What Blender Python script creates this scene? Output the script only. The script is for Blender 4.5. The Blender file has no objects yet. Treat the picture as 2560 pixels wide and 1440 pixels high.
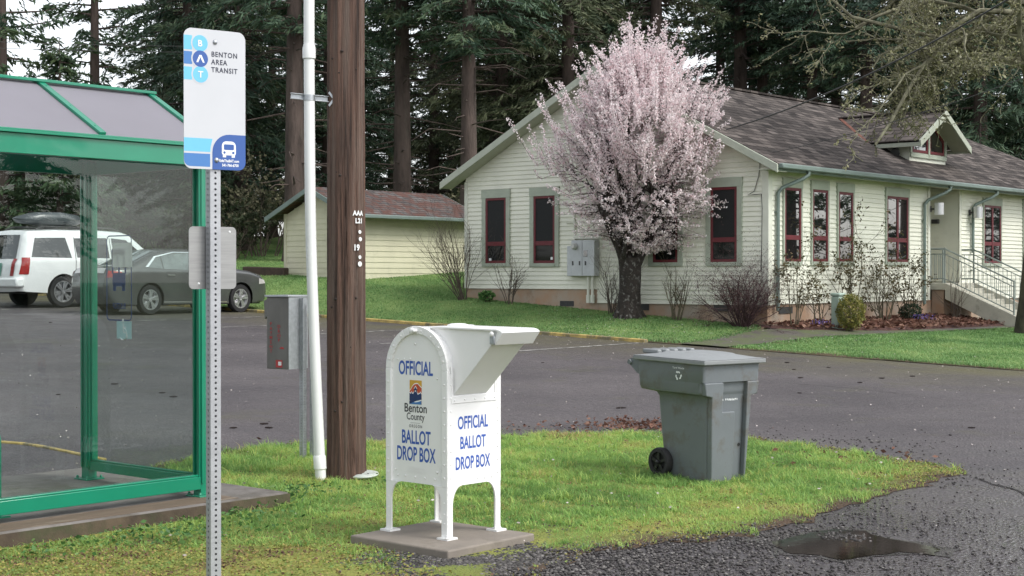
import bpy, math, random
import numpy as np
from mathutils import Vector, Matrix, geometry as mgeo

random.seed(7)
RNG = np.random.default_rng(11)
SC = bpy.context.scene
COL = SC.collection

# ------------------------------------------------------------------ camera, sky, sun, exposure
FPX, HY, EYE = 3800.0, 690.0, 1.75          # focal length and horizon row of the photograph (2560 px wide), eye height
cam = bpy.data.cameras.new('camera')
cam.sensor_width = 36.0
cam.lens = FPX / 2560 * 36
cam.clip_start, cam.clip_end = 0.1, 2000
cob = bpy.data.objects.new('camera', cam)
COL.objects.link(cob)
cob.location = (0, 0, EYE)
cob.rotation_euler = (math.radians(90) - math.atan((720 - HY) / FPX), 0, 0)
SC.camera = cob

SUN_EL, SUN_AZ = math.radians(50), math.radians(118)      # azimuth clockwise from +Y (straight ahead)
world = bpy.data.worlds.new('World')
SC.world = world
world.use_nodes = True
nt = world.node_tree
bg = nt.nodes['Background']
sky = nt.nodes.new('ShaderNodeTexSky')
sky.sky_type = 'NISHITA'
sky.sun_disc = False
sky.sun_elevation = SUN_EL
sky.sun_rotation = SUN_AZ
sky.air_density = 1.0
sky.dust_density = 2.0
sky.ozone_density = 1.5
hs = nt.nodes.new('ShaderNodeHueSaturation')
hs.inputs['Saturation'].default_value = 0.22             # a bright overcast: the clouds take most of the blue out
hs.inputs['Value'].default_value = 1.0
nt.links.new(sky.outputs['Color'], hs.inputs['Color'])
nt.links.new(hs.outputs['Color'], bg.inputs['Color'])
bg.inputs['Strength'].default_value = 0.15
sl = bpy.data.lights.new('sun', 'SUN')
sl.energy = 0.9
sl.angle = math.radians(20)
sl.color = (1.0, 0.96, 0.9)
sun = bpy.data.objects.new('sun', sl)
COL.objects.link(sun)
_d = Vector((math.sin(SUN_AZ) * math.cos(SUN_EL), math.cos(SUN_AZ) * math.cos(SUN_EL), math.sin(SUN_EL)))
sun.rotation_euler = _d.to_track_quat('Z', 'Y').to_euler()
sun.location = (0, 0, 40)
SC.view_settings.view_transform = 'Standard'
SC.view_settings.look = 'None'
SC.view_settings.exposure = 1.05
SC.view_settings.gamma = 1.0
SC.render.engine = 'CYCLES'
SC.cycles.max_bounces = 8
SC.cycles.transparent_max_bounces = 16
SC.cycles.use_denoising = True
SC.cycles.caustics_reflective = False
SC.cycles.caustics_refractive = False

# ------------------------------------------------------------------ helpers: mesh building
def R(d): return math.radians(d)

class MB:
    """collects faces of one mesh"""
    def __init__(s): s.v, s.f = [], []
    def add(s, vs, fs):
        o = len(s.v)
        s.v += [tuple(p) for p in vs]
        s.f += [tuple(i + o for i in q) for q in fs]
        return s
    def box(s, x0, x1, y0, y1, z0, z1):
        return s.add([(x0,y0,z0),(x1,y0,z0),(x1,y1,z0),(x0,y1,z0),(x0,y0,z1),(x1,y0,z1),(x1,y1,z1),(x0,y1,z1)],
                     [(0,3,2,1),(4,5,6,7),(0,1,5,4),(1,2,6,5),(2,3,7,6),(3,0,4,7)])
    def bar(s, p0, p1, w, h, up=(0,0,1)):
        p0, p1, up = Vector(p0), Vector(p1), Vector(up)
        d = (p1 - p0).normalized()
        a = d.cross(up)
        if a.length < 1e-5: a = d.cross(Vector((1, 0, 0)))
        a.normalize(); b = a.cross(d).normalized()
        vs = [p + a * (w/2*i) + b * (h/2*j) for p in (p0, p1) for i, j in ((-1,-1),(1,-1),(1,1),(-1,1))]
        return s.add(vs, [(0,1,2,3),(7,6,5,4),(0,4,5,1),(1,5,6,2),(2,6,7,3),(3,7,4,0)])
    def tube(s, pts, rs, n=8, cap=True):
        pts = [Vector(p) for p in pts]
        if not hasattr(rs, '__len__'): rs = [rs] * len(pts)
        o = len(s.v); prev = None
        for i, p in enumerate(pts):
            d = (pts[min(i+1, len(pts)-1)] - pts[max(i-1, 0)])
            if d.length < 1e-9: d = Vector((0, 0, 1))
            d.normalize()
            if prev is None:
                a = d.cross(Vector((0.31, 0.95, 0.05)))
                if a.length < 0.1: a = d.cross(Vector((1, 0, 0)))
            else: a = prev - d * prev.dot(d)
            a.normalize(); prev = a; b = d.cross(a)
            for k in range(n):
                t = 2*math.pi*k/n
                s.v.append(tuple(p + (a*math.cos(t) + b*math.sin(t)) * rs[i]))
        for i in range(len(pts)-1):
            for k in range(n):
                k2 = (k+1) % n
                s.f.append((o+i*n+k, o+i*n+k2, o+(i+1)*n+k2, o+(i+1)*n+k))
        if cap:
            s.f.append(tuple(o+k for k in range(n))[::-1])
            s.f.append(tuple(o+(len(pts)-1)*n+k for k in range(n)))
        return s
    def prism(s, poly, f, c0, c1):
        """poly: 2-D points; f(a, b, c) -> 3-D; extruded between c0 and c1"""
        n = len(poly)
        vs = [f(a, b, c0) for a, b in poly] + [f(a, b, c1) for a, b in poly]
        fs = [tuple(range(n))[::-1], tuple(range(n, 2*n))] + [(i, (i+1) % n, n+(i+1) % n, n+i) for i in range(n)]
        return s.add(vs, fs)
    def lathe(s, prof, n, o=(0,0,0), ax=(0,0,1)):
        """prof: (radius, height) along ax from o"""
        ax = Vector(ax).normalized(); o = Vector(o)
        a = ax.cross(Vector((0, 1, 0)) if abs(ax.y) < .9 else Vector((1, 0, 0))).normalized(); b = ax.cross(a)
        st = len(s.v)
        for r, h in prof:
            for k in range(n):
                t = 2*math.pi*k/n
                s.v.append(tuple(o + ax*h + (a*math.cos(t)+b*math.sin(t))*r))
        for i in range(len(prof)-1):
            for k in range(n):
                k2 = (k+1) % n
                s.f.append((st+i*n+k, st+i*n+k2, st+(i+1)*n+k2, st+(i+1)*n+k))
        s.f.append(tuple(st+k for k in range(n))[::-1])
        s.f.append(tuple(st+(len(prof)-1)*n+k for k in range(n)))
        return s
    def dome(s, c, ax, r, n=6, h=0.6):
        return s.lathe([(r, 0), (r*.8, r*h*.6), (r*.35, r*h)], n, c, ax)
    def build(s, name, mat, parent=None, smooth=None, bevel=0, seg=2):
        me = bpy.data.meshes.new(name)
        me.from_pydata(s.v, [], s.f)
        me.materials.append(mat)
        return link(name, me, parent, smooth, bevel, seg)

def link(name, me, parent=None, smooth=None, bevel=0, seg=2):
    me.validate(clean_customdata=False)
    if bevel or smooth:
        # consistent outward normals
        import bmesh
        bm = bmesh.new(); bm.from_mesh(me)
        bmesh.ops.recalc_face_normals(bm, faces=bm.faces)
        bm.to_mesh(me); bm.free()
    if smooth:
        me.polygons.foreach_set('use_smooth', [True]*len(me.polygons))
        me.set_sharp_from_angle(angle=R(smooth))
    o = bpy.data.objects.new(name, me)
    COL.objects.link(o)
    if parent is not None: o.parent = parent
    if bevel:
        m = o.modifiers.new('bevel', 'BEVEL')
        m.width = bevel; m.segments = seg; m.limit_method = 'ANGLE'; m.angle_limit = R(35)
        m.harden_normals = False
        if not smooth:
            me.polygons.foreach_set('use_smooth', [True]*len(me.polygons))
            me.set_sharp_from_angle(angle=R(40))
    return o

def np_mesh(name, V, F, mat, parent=None, tint=None, smooth=False):
    """V (N,3), F (M,k) arrays -> one mesh object, optional float attribute 'tint' per vertex"""
    V = np.asarray(V, dtype=np.float32); F = np.asarray(F, dtype=np.int32)
    me = bpy.data.meshes.new(name)
    M, k = F.shape
    me.vertices.add(len(V)); me.vertices.foreach_set('co', V.ravel())
    me.loops.add(M*k); me.loops.foreach_set('vertex_index', F.ravel())
    me.polygons.add(M)
    me.polygons.foreach_set('loop_start', np.arange(0, M*k, k, dtype=np.int32))
    me.polygons.foreach_set('loop_total', np.full(M, k, dtype=np.int32))
    if smooth: me.polygons.foreach_set('use_smooth', np.ones(M, dtype=bool))
    me.update(calc_edges=True)
    if tint is not None:
        at = me.attributes.new('tint', 'FLOAT', 'POINT')
        at.data.foreach_set('value', np.asarray(tint, dtype=np.float32))
    me.materials.append(mat)
    o = bpy.data.objects.new(name, me)
    COL.objects.link(o)
    if parent is not None: o.parent = parent
    return o

def thing(name, label, cat, loc=(0,0,0), rz=0.0, group=None):
    o = bpy.data.objects.new(name, None)
    COL.objects.link(o)
    o.empty_display_size = 0.2
    o.location = loc; o.rotation_euler = (0, 0, rz)
    return tag(o, label, cat, group)

def tag(o, label, cat, group=None):
    o['label'] = label; o['category'] = cat
    if group: o['group'] = group
    return o

def kind(o, k, label=None):
    o['kind'] = k
    if label: o['label'] = label
    return o

def dup(root, loc, rz, scale=1.0, label=None, group=None):
    r = root.copy(); COL.objects.link(r)
    r.location = loc; r.rotation_euler = (0, 0, rz); r.scale = (scale,)*3
    if label: r['label'] = label
    if group: r['group'] = group
    for ch in list(root.children):
        c = ch.copy(); COL.objects.link(c); c.parent = r
        for g in ch.children:
            d = g.copy(); COL.objects.link(d); d.parent = c
    return r

def text(name, body, size, place, mat, parent, sx=1.0, bold=0.0, align='CENTER', depth=0.0008, spacing=1.0):
    """lettering as a thin mesh; place(u, v, d) maps text coordinates (metres, origin at the text's centre) to 3-D. size = capital height"""
    cu = bpy.data.curves.new(name, 'FONT')
    cu.body = body; cu.size = size / 0.72; cu.offset = bold * size
    cu.align_x = align; cu.align_y = 'CENTER'; cu.extrude = 0; cu.resolution_u = 4
    cu.space_character = spacing
    to = bpy.data.objects.new('text_tmp', cu)
    COL.objects.link(to)
    dg = bpy.context.evaluated_depsgraph_get(); dg.update()
    me = bpy.data.meshes.new_from_object(to.evaluated_get(dg), depsgraph=dg)
    bpy.data.objects.remove(to); bpy.data.curves.remove(cu)
    vs = [(v.co.x * sx, v.co.y) for v in me.vertices]
    fs = [tuple(p.vertices) for p in me.polygons]
    bpy.data.meshes.remove(me)
    if align == 'CENTER' and vs:      # centre on the real outline
        cx = (min(p[0] for p in vs) + max(p[0] for p in vs)) / 2
        cy = 0 if '\n' in body else (min(p[1] for p in vs) + max(p[1] for p in vs)) / 2
        vs = [(a - cx, b - cy) for a, b in vs]
    n = MB(); n.add([place(a, b, depth) for a, b in vs], fs)
    if parent is None: return n
    return n.build(name, mat, parent)

# ------------------------------------------------------------------ helpers: materials
def _n(nt, t, **kw):
    n = nt.nodes.new(t)
    for k, v in kw.items():
        if k in n.inputs: n.inputs[k].default_value = v
        else: setattr(n, k, v)
    return n

def M(name, col, rough=.6, var=.12, scale=4.0, bump=0.0, bscale=60.0, metal=0.0, spec=.5, col2=None, stretch=None,
      detail=5.0, coat=0.0, bdist=0.01, rvar=0.0, grime=None, world_co=False, ramp=(0.35, 0.65)):
    """Principled material; colour wanders between col and col2 (or darker/lighter col) with noise"""
    m = bpy.data.materials.new(name); m.use_nodes = True
    nt = m.node_tree; p = nt.nodes['Principled BSDF']
    p.inputs['Roughness'].default_value = rough
    p.inputs['Metallic'].default_value = metal
    p.inputs['Specular IOR Level'].default_value = spec
    p.inputs['Coat Weight'].default_value = coat
    if world_co:
        g = _n(nt, 'ShaderNodeNewGeometry'); co = g.outputs['Position']
    else:
        tc = _n(nt, 'ShaderNodeTexCoord'); co = tc.outputs['Object']
    if stretch:
        mp = _n(nt, 'ShaderNodeMapping'); mp.inputs['Scale'].default_value = stretch
        nt.links.new(co, mp.inputs['Vector']); co = mp.outputs['Vector']
    nz = _n(nt, 'ShaderNodeTexNoise', Scale=scale, Detail=detail, Roughness=.6)
    nt.links.new(co, nz.inputs['Vector'])
    cr = _n(nt, 'ShaderNodeValToRGB')
    a = tuple(c * (1 - var) for c in col) if col2 is None else col
    b = tuple(min(1, c * (1 + var)) for c in col) if col2 is None else col2
    cr.color_ramp.elements[0].position, cr.color_ramp.elements[1].position = ramp
    cr.color_ramp.elements[0].color = (*a, 1); cr.color_ramp.elements[1].color = (*b, 1)
    nt.links.new(nz.outputs['Fac'], cr.inputs['Fac'])
    out = cr.outputs['Color']
    if grime:        # (colour, scale, threshold, amount): blotches of dirt with their own outline
        gcol, gs, th, am = grime
        n2 = _n(nt, 'ShaderNodeTexNoise', Scale=gs, Detail=8.0, Roughness=.7)
        nt.links.new(co, n2.inputs['Vector'])
        mr = _n(nt, 'ShaderNodeMapRange'); mr.inputs['From Min'].default_value = th; mr.inputs['From Max'].default_value = th + .12
        mr.inputs['To Max'].default_value = am
        nt.links.new(n2.outputs['Fac'], mr.inputs['Value'])
        mx = _n(nt, 'ShaderNodeMix', data_type='RGBA'); mx.inputs[7].default_value = (*gcol, 1)
        nt.links.new(mr.outputs['Result'], mx.inputs[0]); nt.links.new(out, mx.inputs[6]); out = mx.outputs[2]
    nt.links.new(out, p.inputs['Base Color'])
    if rvar:
        mr = _n(nt, 'ShaderNodeMapRange'); mr.inputs['To Min'].default_value = max(.03, rough - rvar); mr.inputs['To Max'].default_value = min(1, rough + rvar)
        mr.inputs['From Min'].default_value = .3; mr.inputs['From Max'].default_value = .7
        nt.links.new(nz.outputs['Fac'], mr.inputs['Value']); nt.links.new(mr.outputs['Result'], p.inputs['Roughness'])
    if bump:
        nb = _n(nt, 'ShaderNodeTexNoise', Scale=bscale, Detail=6.0, Roughness=.65)
        nt.links.new(co, nb.inputs['Vector'])
        bp = _n(nt, 'ShaderNodeBump', Strength=bump, Distance=bdist)
        nt.links.new(nb.outputs['Fac'], bp.inputs['Height']); nt.links.new(bp.outputs['Normal'], p.inputs['Normal'])
    return m

def leaf_mat(name, stops, rough=.6, trans=.25, spec=.3):
    """foliage: colour from the per-leaf 'tint' attribute, a little light through the leaf"""
    m = bpy.data.materials.new(name); m.use_nodes = True
    nt = m.node_tree; p = nt.nodes['Principled BSDF']
    p.inputs['Roughness'].default_value = rough; p.inputs['Specular IOR Level'].default_value = spec
    at = _n(nt, 'ShaderNodeAttribute', attribute_name='tint')
    cr = _n(nt, 'ShaderNodeValToRGB')
    el = cr.color_ramp.elements
    while len(el) < len(stops): el.new(.5)
    for e, (pos, c) in zip(el, stops): e.position = pos; e.color = (*c, 1)
    nt.links.new(at.outputs['Fac'], cr.inputs['Fac'])
    nt.links.new(cr.outputs['Color'], p.inputs['Base Color'])
    if trans:
        tr = _n(nt, 'ShaderNodeBsdfTranslucent'); nt.links.new(cr.outputs['Color'], tr.inputs['Color'])
        ms = _n(nt, 'ShaderNodeMixShader'); ms.inputs[0].default_value = trans
        nt.links.new(p.outputs[0], ms.inputs[1]); nt.links.new(tr.outputs[0], ms.inputs[2])
        nt.links.new(ms.outputs[0], nt.nodes['Material Output'].inputs['Surface'])
    return m

def glass_mat(name, tint, refl=1.5, rough=0.0):
    m = bpy.data.materials.new(name); m.use_nodes = True
    nt = m.node_tree; nt.nodes.remove(nt.nodes['Principled BSDF'])
    tr = _n(nt, 'ShaderNodeBsdfTransparent', Color=(*tint, 1))
    gl = _n(nt, 'ShaderNodeBsdfGlossy', Roughness=rough)
    # the same mirror strength from either side of the sheet (Schlick)
    g = _n(nt, 'ShaderNodeNewGeometry')
    dt = _n(nt, 'ShaderNodeVectorMath', operation='DOT_PRODUCT')
    nt.links.new(g.outputs['Normal'], dt.inputs[0]); nt.links.new(g.outputs['Incoming'], dt.inputs[1])
    ab = _n(nt, 'ShaderNodeMath', operation='ABSOLUTE'); nt.links.new(dt.outputs['Value'], ab.inputs[0])
    om = _n(nt, 'ShaderNodeMath', operation='SUBTRACT'); om.inputs[0].default_value = 1; nt.links.new(ab.outputs[0], om.inputs[1])
    pw = _n(nt, 'ShaderNodeMath', operation='POWER'); pw.inputs[1].default_value = 5; nt.links.new(om.outputs[0], pw.inputs[0])
    r0 = ((refl-1)/(refl+1))**2
    fr = _n(nt, 'ShaderNodeMath', operation='MULTIPLY_ADD'); fr.inputs[1].default_value = 1-r0; fr.inputs[2].default_value = r0
    nt.links.new(pw.outputs[0], fr.inputs[0])
    ms = _n(nt, 'ShaderNodeMixShader')
    nt.links.new(fr.outputs[0], ms.inputs[0]); nt.links.new(tr.outputs[0], ms.inputs[1]); nt.links.new(gl.outputs[0], ms.inputs[2])
    nt.links.new(ms.outputs[0], nt.nodes['Material Output'].inputs['Surface'])
    return m

def shingle_mat(name, c1, c2, axis='xy', sx=.32, sy=.15, extra=None):
    m = bpy.data.materials.new(name); m.use_nodes = True
    nt = m.node_tree; p = nt.nodes['Principled BSDF']; p.inputs['Roughness'].default_value = .9
    p.inputs['Specular IOR Level'].default_value = .2
    tc = _n(nt, 'ShaderNodeTexCoord')
    sp = _n(nt, 'ShaderNodeSeparateXYZ'); cb = _n(nt, 'ShaderNodeCombineXYZ')
    nt.links.new(tc.outputs['Object'], sp.inputs[0])
    a, b = ('X', 'Y') if axis == 'xy' else ('Y', 'X')
    nt.links.new(sp.outputs[a], cb.inputs['X']); nt.links.new(sp.outputs[b], cb.inputs['Y'])
    br = _n(nt, 'ShaderNodeTexBrick', Scale=1.0)
    br.inputs['Brick Width'].default_value = sx; br.inputs['Row Height'].default_value = sy
    br.inputs['Mortar Size'].default_value = .012; br.inputs['Mortar Smooth'].default_value = .2; br.inputs['Bias'].default_value = 0.0
    br.inputs['Color1'].default_value = (*c1, 1); br.inputs['Color2'].default_value = (*c2, 1)
    br.inputs['Mortar'].default_value = tuple(c*.35 for c in c1) + (1,)
    br.offset = .37; br.offset_frequency = 2
    nt.links.new(cb.outputs[0], br.inputs['Vector'])
    nz = _n(nt, 'ShaderNodeTexNoise', Scale=.9, Detail=6.0, Roughness=.65)
    nt.links.new(cb.outputs[0], nz.inputs['Vector'])
    mr = _n(nt, 'ShaderNodeMapRange'); mr.inputs['From Min'].default_value = .3; mr.inputs['From Max'].default_value = .7
    mr.inputs['To Min'].default_value = .62; mr.inputs['To Max'].default_value = 1.3
    nt.links.new(nz.outputs['Fac'], mr.inputs['Value'])
    mx = _n(nt, 'ShaderNodeMix', data_type='RGBA', blend_type='MULTIPLY'); mx.inputs[0].default_value = 1
    nt.links.new(br.outputs['Color'], mx.inputs[6]); nt.links.new(mr.outputs['Result'], mx.inputs[7])
    out = mx.outputs[2]
    if extra:           # leaf litter or moss lying on the roof: (colour, scale, threshold, amount)
        n2 = _n(nt, 'ShaderNodeTexNoise', Scale=extra[1], Detail=8.0, Roughness=.72)
        nt.links.new(cb.outputs[0], n2.inputs['Vector'])
        m2 = _n(nt, 'ShaderNodeMapRange'); m2.inputs['From Min'].default_value = extra[2]; m2.inputs['From Max'].default_value = extra[2]+.1
        m2.inputs['To Max'].default_value = extra[3]
        nt.links.new(n2.outputs['Fac'], m2.inputs['Value'])
        x2 = _n(nt, 'ShaderNodeMix', data_type='RGBA'); x2.inputs[7].default_value = (*extra[0], 1)
        nt.links.new(m2.outputs['Result'], x2.inputs[0]); nt.links.new(out, x2.inputs[6]); out = x2.outputs[2]
    nt.links.new(out, p.inputs['Base Color'])
    # each course lies a little over the one below
    mt = _n(nt, 'ShaderNodeMath', operation='DIVIDE'); mt.inputs[1].default_value = sy
    nt.links.new(sp.outputs[b], mt.inputs[0])
    fr = _n(nt, 'ShaderNodeMath', operation='FRACT'); nt.links.new(mt.outputs[0], fr.inputs[0])
    ad = _n(nt, 'ShaderNodeMath', operation='ADD'); nt.links.new(br.outputs['Fac'], ad.inputs[0]); nt.links.new(fr.outputs[0], ad.inputs[1])
    iv = _n(nt, 'ShaderNodeMath', operation='MULTIPLY'); iv.inputs[1].default_value = -1; nt.links.new(ad.outputs[0], iv.inputs[0])
    bp = _n(nt, 'ShaderNodeBump', Strength=1.0, Distance=.05)
    nt.links.new(iv.outputs[0], bp.inputs['Height']); nt.links.new(bp.outputs['Normal'], p.inputs['Normal'])
    return m

WHITE = M('white_enamel', (.80, .80, .79), .32, .02, 3, spec=.5)
WHITE_TRIM = M('white_trim', (.66, .67, .58), .55, .05)
STEEL = M('galvanised_steel', (.42, .44, .46), .42, .12, 25, metal=.75, bump=.05)
GALV_LIGHT = M('galvanised_post', (.40, .41, .43), .45, .08, 18, metal=.5, bump=.05)
ALU = M('bare_aluminium', (.33, .33, .325), .42, .08, 6, metal=.8, stretch=(1, 1, 14))
BLACK = M('black_rubber', (.018, .018, .018), .75, .2, 20, bump=.2)
DARKMETAL = M('dark_metal', (.05, .05, .05), .5, .2)
BLUE_INK = M('blue_lettering', (.035, .10, .40), .5, .05)
BLACK_INK = M('black_lettering', (.025, .025, .03), .5, .05)
WHITE_INK = M('white_lettering', (.80, .82, .82), .5, .04)
RED_INK = M('red_lettering', (.42, .04, .04), .5, .1)

# ------------------------------------------------------------------ the lie of the land
TH = math.atan2(.759, .651)          # the long wall, the parking stalls and the shelter all share this direction
U2 = np.array((.651, .759)); U1 = np.array((-.759, .651))

def sstep(t): t = np.clip(t, 0, 1); return t*t*(3-2*t)

def zt(X, Y):
    """ground height"""
    X = np.asarray(X, float); Y = np.asarray(Y, float)
    p = -.465 - .0225*X + .02734*np.minimum(Y, 75)
    z = .5*(p + np.sqrt(p*p + .0025))
    w = (X+7)*.651 + (Y-40.5)*.759
    s = (X+7)*.759 - (Y-40.5)*.651
    A = np.interp(s, [-12, -3, 0, 4.34, 13.56, 15.2, 17, 25], [.8, .8, .75, .46, .22, .11, .06, .05])
    z = z + A*sstep(w/3.85)
    z = z + .06*np.clip(w-4.3, 0, 40)*np.interp(s, [-5, 3, 9], [1, .6, 0])
    return z

def Z(x, y): return float(zt(x, y))

def at(px, py, y):
    """the point seen at pixel (px, py) of the 2560-px photograph at distance y"""
    return Vector(((px-1280)/FPX*y, y, EYE - (py-HY)/FPX*y))

def gp(px, py, lo=5.0, hi=70.0):
    """where the sight line through a pixel meets the ground"""
    ys = np.linspace(lo, hi, 4000)
    d = EYE - (py-HY)/FPX*ys - zt((px-1280)/FPX*ys, ys)
    i = int(np.argmax(d < 0)) or len(ys)-1
    y = ys[i]
    return ((px-1280)/FPX*y, y)

def sw(s, w):
    return (-7 + .759*s + .651*w, 40.5 - .651*s + .759*w)
# ------------------------------------------------------------------ ground sheets
def densify(poly, step, jit=0.0, rng=None):
    out = []
    n = len(poly)
    for i in range(n):
        a = np.array(poly[i]); b = np.array(poly[(i+1) % n])
        k = max(1, int(np.linalg.norm(b-a)/step))
        for t in range(k):
            p = a + (b-a)*t/k
            if jit: p = p + rng.normal(0, jit, 2)
            out.append(tuple(p))
    return out

def inside(poly, P):
    P = np.asarray(P); x, y = P[:, 0], P[:, 1]
    r = np.zeros(len(P), bool); q = np.asarray(poly); n = len(q); j = n-1
    for i in range(n):
        xi, yi = q[i]; xj, yj = q[j]
        c = ((yi > y) != (yj > y)) & (x < (xj-xi)*(y-yi)/(yj-yi+1e-12)+xi)
        r ^= c; j = i
    return r

def sheet(name, poly, step, dz, mat, edge=None, jit=0.0, bumpy=0.0, estep=None, wear=0):
    """a sheet lying on the ground inside the outline poly"""
    rng = np.random.default_rng(len(name))
    ol = densify(poly, estep or step, jit, rng)
    q = np.asarray(ol)
    xs = np.arange(q[:, 0].min(), q[:, 0].max(), step); ys = np.arange(q[:, 1].min(), q[:, 1].max(), step)
    g = np.stack(np.meshgrid(xs, ys), -1).reshape(-1, 2) + rng.normal(0, step*.1, (len(xs)*len(ys), 2))
    g = g[inside(ol, g)]
    allp = [Vector(p) for p in ol] + [Vector(p) for p in g]
    n = len(ol)
    r = mgeo.delaunay_2d_cdt(allp, [], [list(range(n))], 1, 1e-5)
    V = np.array([tuple(p) for p in r[0]])
    z = zt(V[:, 0], V[:, 1]) + dz
    on_edge = np.array([bool(i) and min(i) < n for i in r[3]])
    if bumpy: z = z + np.where(on_edge, 0, 1)*rng.normal(0, bumpy, len(V))
    if edge is not None: z = np.where(on_edge, zt(V[:, 0], V[:, 1]) + edge, z)
    m = MB(); m.add(np.column_stack([V, z]), [tuple(f) for f in r[2]])
    o = m.build(name, mat, smooth=180)
    if wear:
        q2 = np.vstack([q, q[:1]]); d = np.full(len(V), 9.0)
        for a, b in zip(q2[:-1], q2[1:]):
            ab = b-a; t = np.clip(((V-a)@ab)/max(ab@ab, 1e-9), 0, 1); d = np.minimum(d, np.linalg.norm(V-(a+t[:, None]*ab), axis=1))
        at_ = o.data.attributes.new('tint', 'FLOAT', 'POINT'); at_.data.foreach_set('value', np.clip(1-d/wear, 0, 1).astype(np.float32))
    return o, ol

def asphalt_mat():
    m = bpy.data.materials.new('asphalt'); m.use_nodes = True
    nt = m.node_tree; p = nt.nodes['Principled BSDF']
    g = _n(nt, 'ShaderNodeNewGeometry'); co = g.outputs['Position']
    big = _n(nt, 'ShaderNodeTexNoise', Scale=.35, Detail=6.0, Roughness=.6); nt.links.new(co, big.inputs['Vector'])
    c1 = _n(nt, 'ShaderNodeValToRGB'); c1.color_ramp.elements[0].position = .35; c1.color_ramp.elements[1].position = .68
    c1.color_ramp.elements[0].color = (.056, .050, .053, 1); c1.color_ramp.elements[1].color = (.090, .081, .083, 1)
    nt.links.new(big.outputs['Fac'], c1.inputs['Fac'])
    sp = _n(nt, 'ShaderNodeTexNoise', Scale=30.0, Detail=5.0, Roughness=.85); nt.links.new(co, sp.inputs['Vector'])
    c2 = _n(nt, 'ShaderNodeValToRGB'); c2.color_ramp.elements[0].position = .32; c2.color_ramp.elements[1].position = .72
    c2.color_ramp.elements[0].color = (.30, .29, .29, 1); c2.color_ramp.elements[1].color = (1.95, 1.9, 1.88, 1)
    nt.links.new(sp.outputs['Fac'], c2.inputs['Fac'])
    mx = _n(nt, 'ShaderNodeMix', data_type='RGBA', blend_type='MULTIPLY'); mx.inputs[0].default_value = 1
    nt.links.new(c1.outputs[0], mx.inputs[6]); nt.links.new(c2.outputs[0], mx.inputs[7])
    # thin moss in patches
    ms = _n(nt, 'ShaderNodeTexNoise', Scale=.55, Detail=9.0, Roughness=.68); nt.links.new(co, ms.inputs['Vector'])
    mr = _n(nt, 'ShaderNodeMapRange'); mr.inputs['From Min'].default_value = .56; mr.inputs['From Max'].default_value = .72; mr.inputs['To Max'].default_value = .6
    nt.links.new(ms.outputs['Fac'], mr.inputs['Value'])
    mo = _n(nt, 'ShaderNodeMix', data_type='RGBA'); mo.inputs[7].default_value = (.075, .072, .035, 1)
    nt.links.new(mr.outputs['Result'], mo.inputs[0]); nt.links.new(mx.outputs[2], mo.inputs[6])
    nt.links.new(mo.outputs[2], p.inputs['Base Color'])
    # an olive film of moss along the far lawn
    wv = _n(nt, 'ShaderNodeVectorMath', operation='DOT_PRODUCT'); wv.inputs[1].default_value = (.651, .759, 0); nt.links.new(co, wv.inputs[0])
    wm = _n(nt, 'ShaderNodeMapRange'); wm.inputs['From Min'].default_value = 26.1 - 4.5; wm.inputs['From Max'].default_value = 26.1 - .6; wm.inputs['To Max'].default_value = 1.0
    nt.links.new(wv.outputs['Value'], wm.inputs['Value'])
    wn = _n(nt, 'ShaderNodeMath', operation='MULTIPLY', use_clamp=True); wr_ = _n(nt, 'ShaderNodeMapRange'); wr_.inputs['From Min'].default_value = .3; wr_.inputs['From Max'].default_value = .6
    nt.links.new(big.outputs['Fac'], wr_.inputs['Value']); nt.links.new(wm.outputs['Result'], wn.inputs[0]); nt.links.new(wr_.outputs['Result'], wn.inputs[1])
    m2 = _n(nt, 'ShaderNodeMix', data_type='RGBA'); m2.inputs[7].default_value = (.088, .080, .038, 1)
    nt.links.new(wn.outputs[0], m2.inputs[0]); nt.links.new(mo.outputs[2], m2.inputs[6]); nt.links.new(m2.outputs[2], p.inputs['Base Color'])
    # wetter towards the puddle by the camera's right
    dp = _n(nt, 'ShaderNodeVectorMath', operation='DISTANCE'); dp.inputs[1].default_value = (3.6, 9.6, 0)
    nt.links.new(co, dp.inputs[0])
    wet = _n(nt, 'ShaderNodeMapRange'); wet.inputs['From Min'].default_value = .8; wet.inputs['From Max'].default_value = 7.5
    wet.inputs['To Min'].default_value = .12; wet.inputs['To Max'].default_value = .62
    nt.links.new(dp.outputs['Value'], wet.inputs['Value'])
    rn = _n(nt, 'ShaderNodeTexNoise', Scale=1.3, Detail=7.0, Roughness=.65); nt.links.new(co, rn.inputs['Vector'])
    rr = _n(nt, 'ShaderNodeMapRange'); rr.inputs['From Min'].default_value = .3; rr.inputs['From Max'].default_value = .7
    rr.inputs['To Min'].default_value = -.14; rr.inputs['To Max'].default_value = .2
    nt.links.new(rn.outputs['Fac'], rr.inputs['Value'])
    ad = _n(nt, 'ShaderNodeMath', operation='ADD', use_clamp=True); nt.links.new(wet.outputs['Result'], ad.inputs[0]); nt.links.new(rr.outputs['Result'], ad.inputs[1])
    nt.links.new(ad.outputs[0], p.inputs['Roughness'])
    bn = _n(nt, 'ShaderNodeTexVoronoi', Scale=38.0); nt.links.new(co, bn.inputs['Vector'])
    bp = _n(nt, 'ShaderNodeBump', Strength=.9, Distance=.012); nt.links.new(bn.outputs['Distance'], bp.inputs['Height'])
    nt.links.new(bp.outputs['Normal'], p.inputs['Normal'])
    return m

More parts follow.
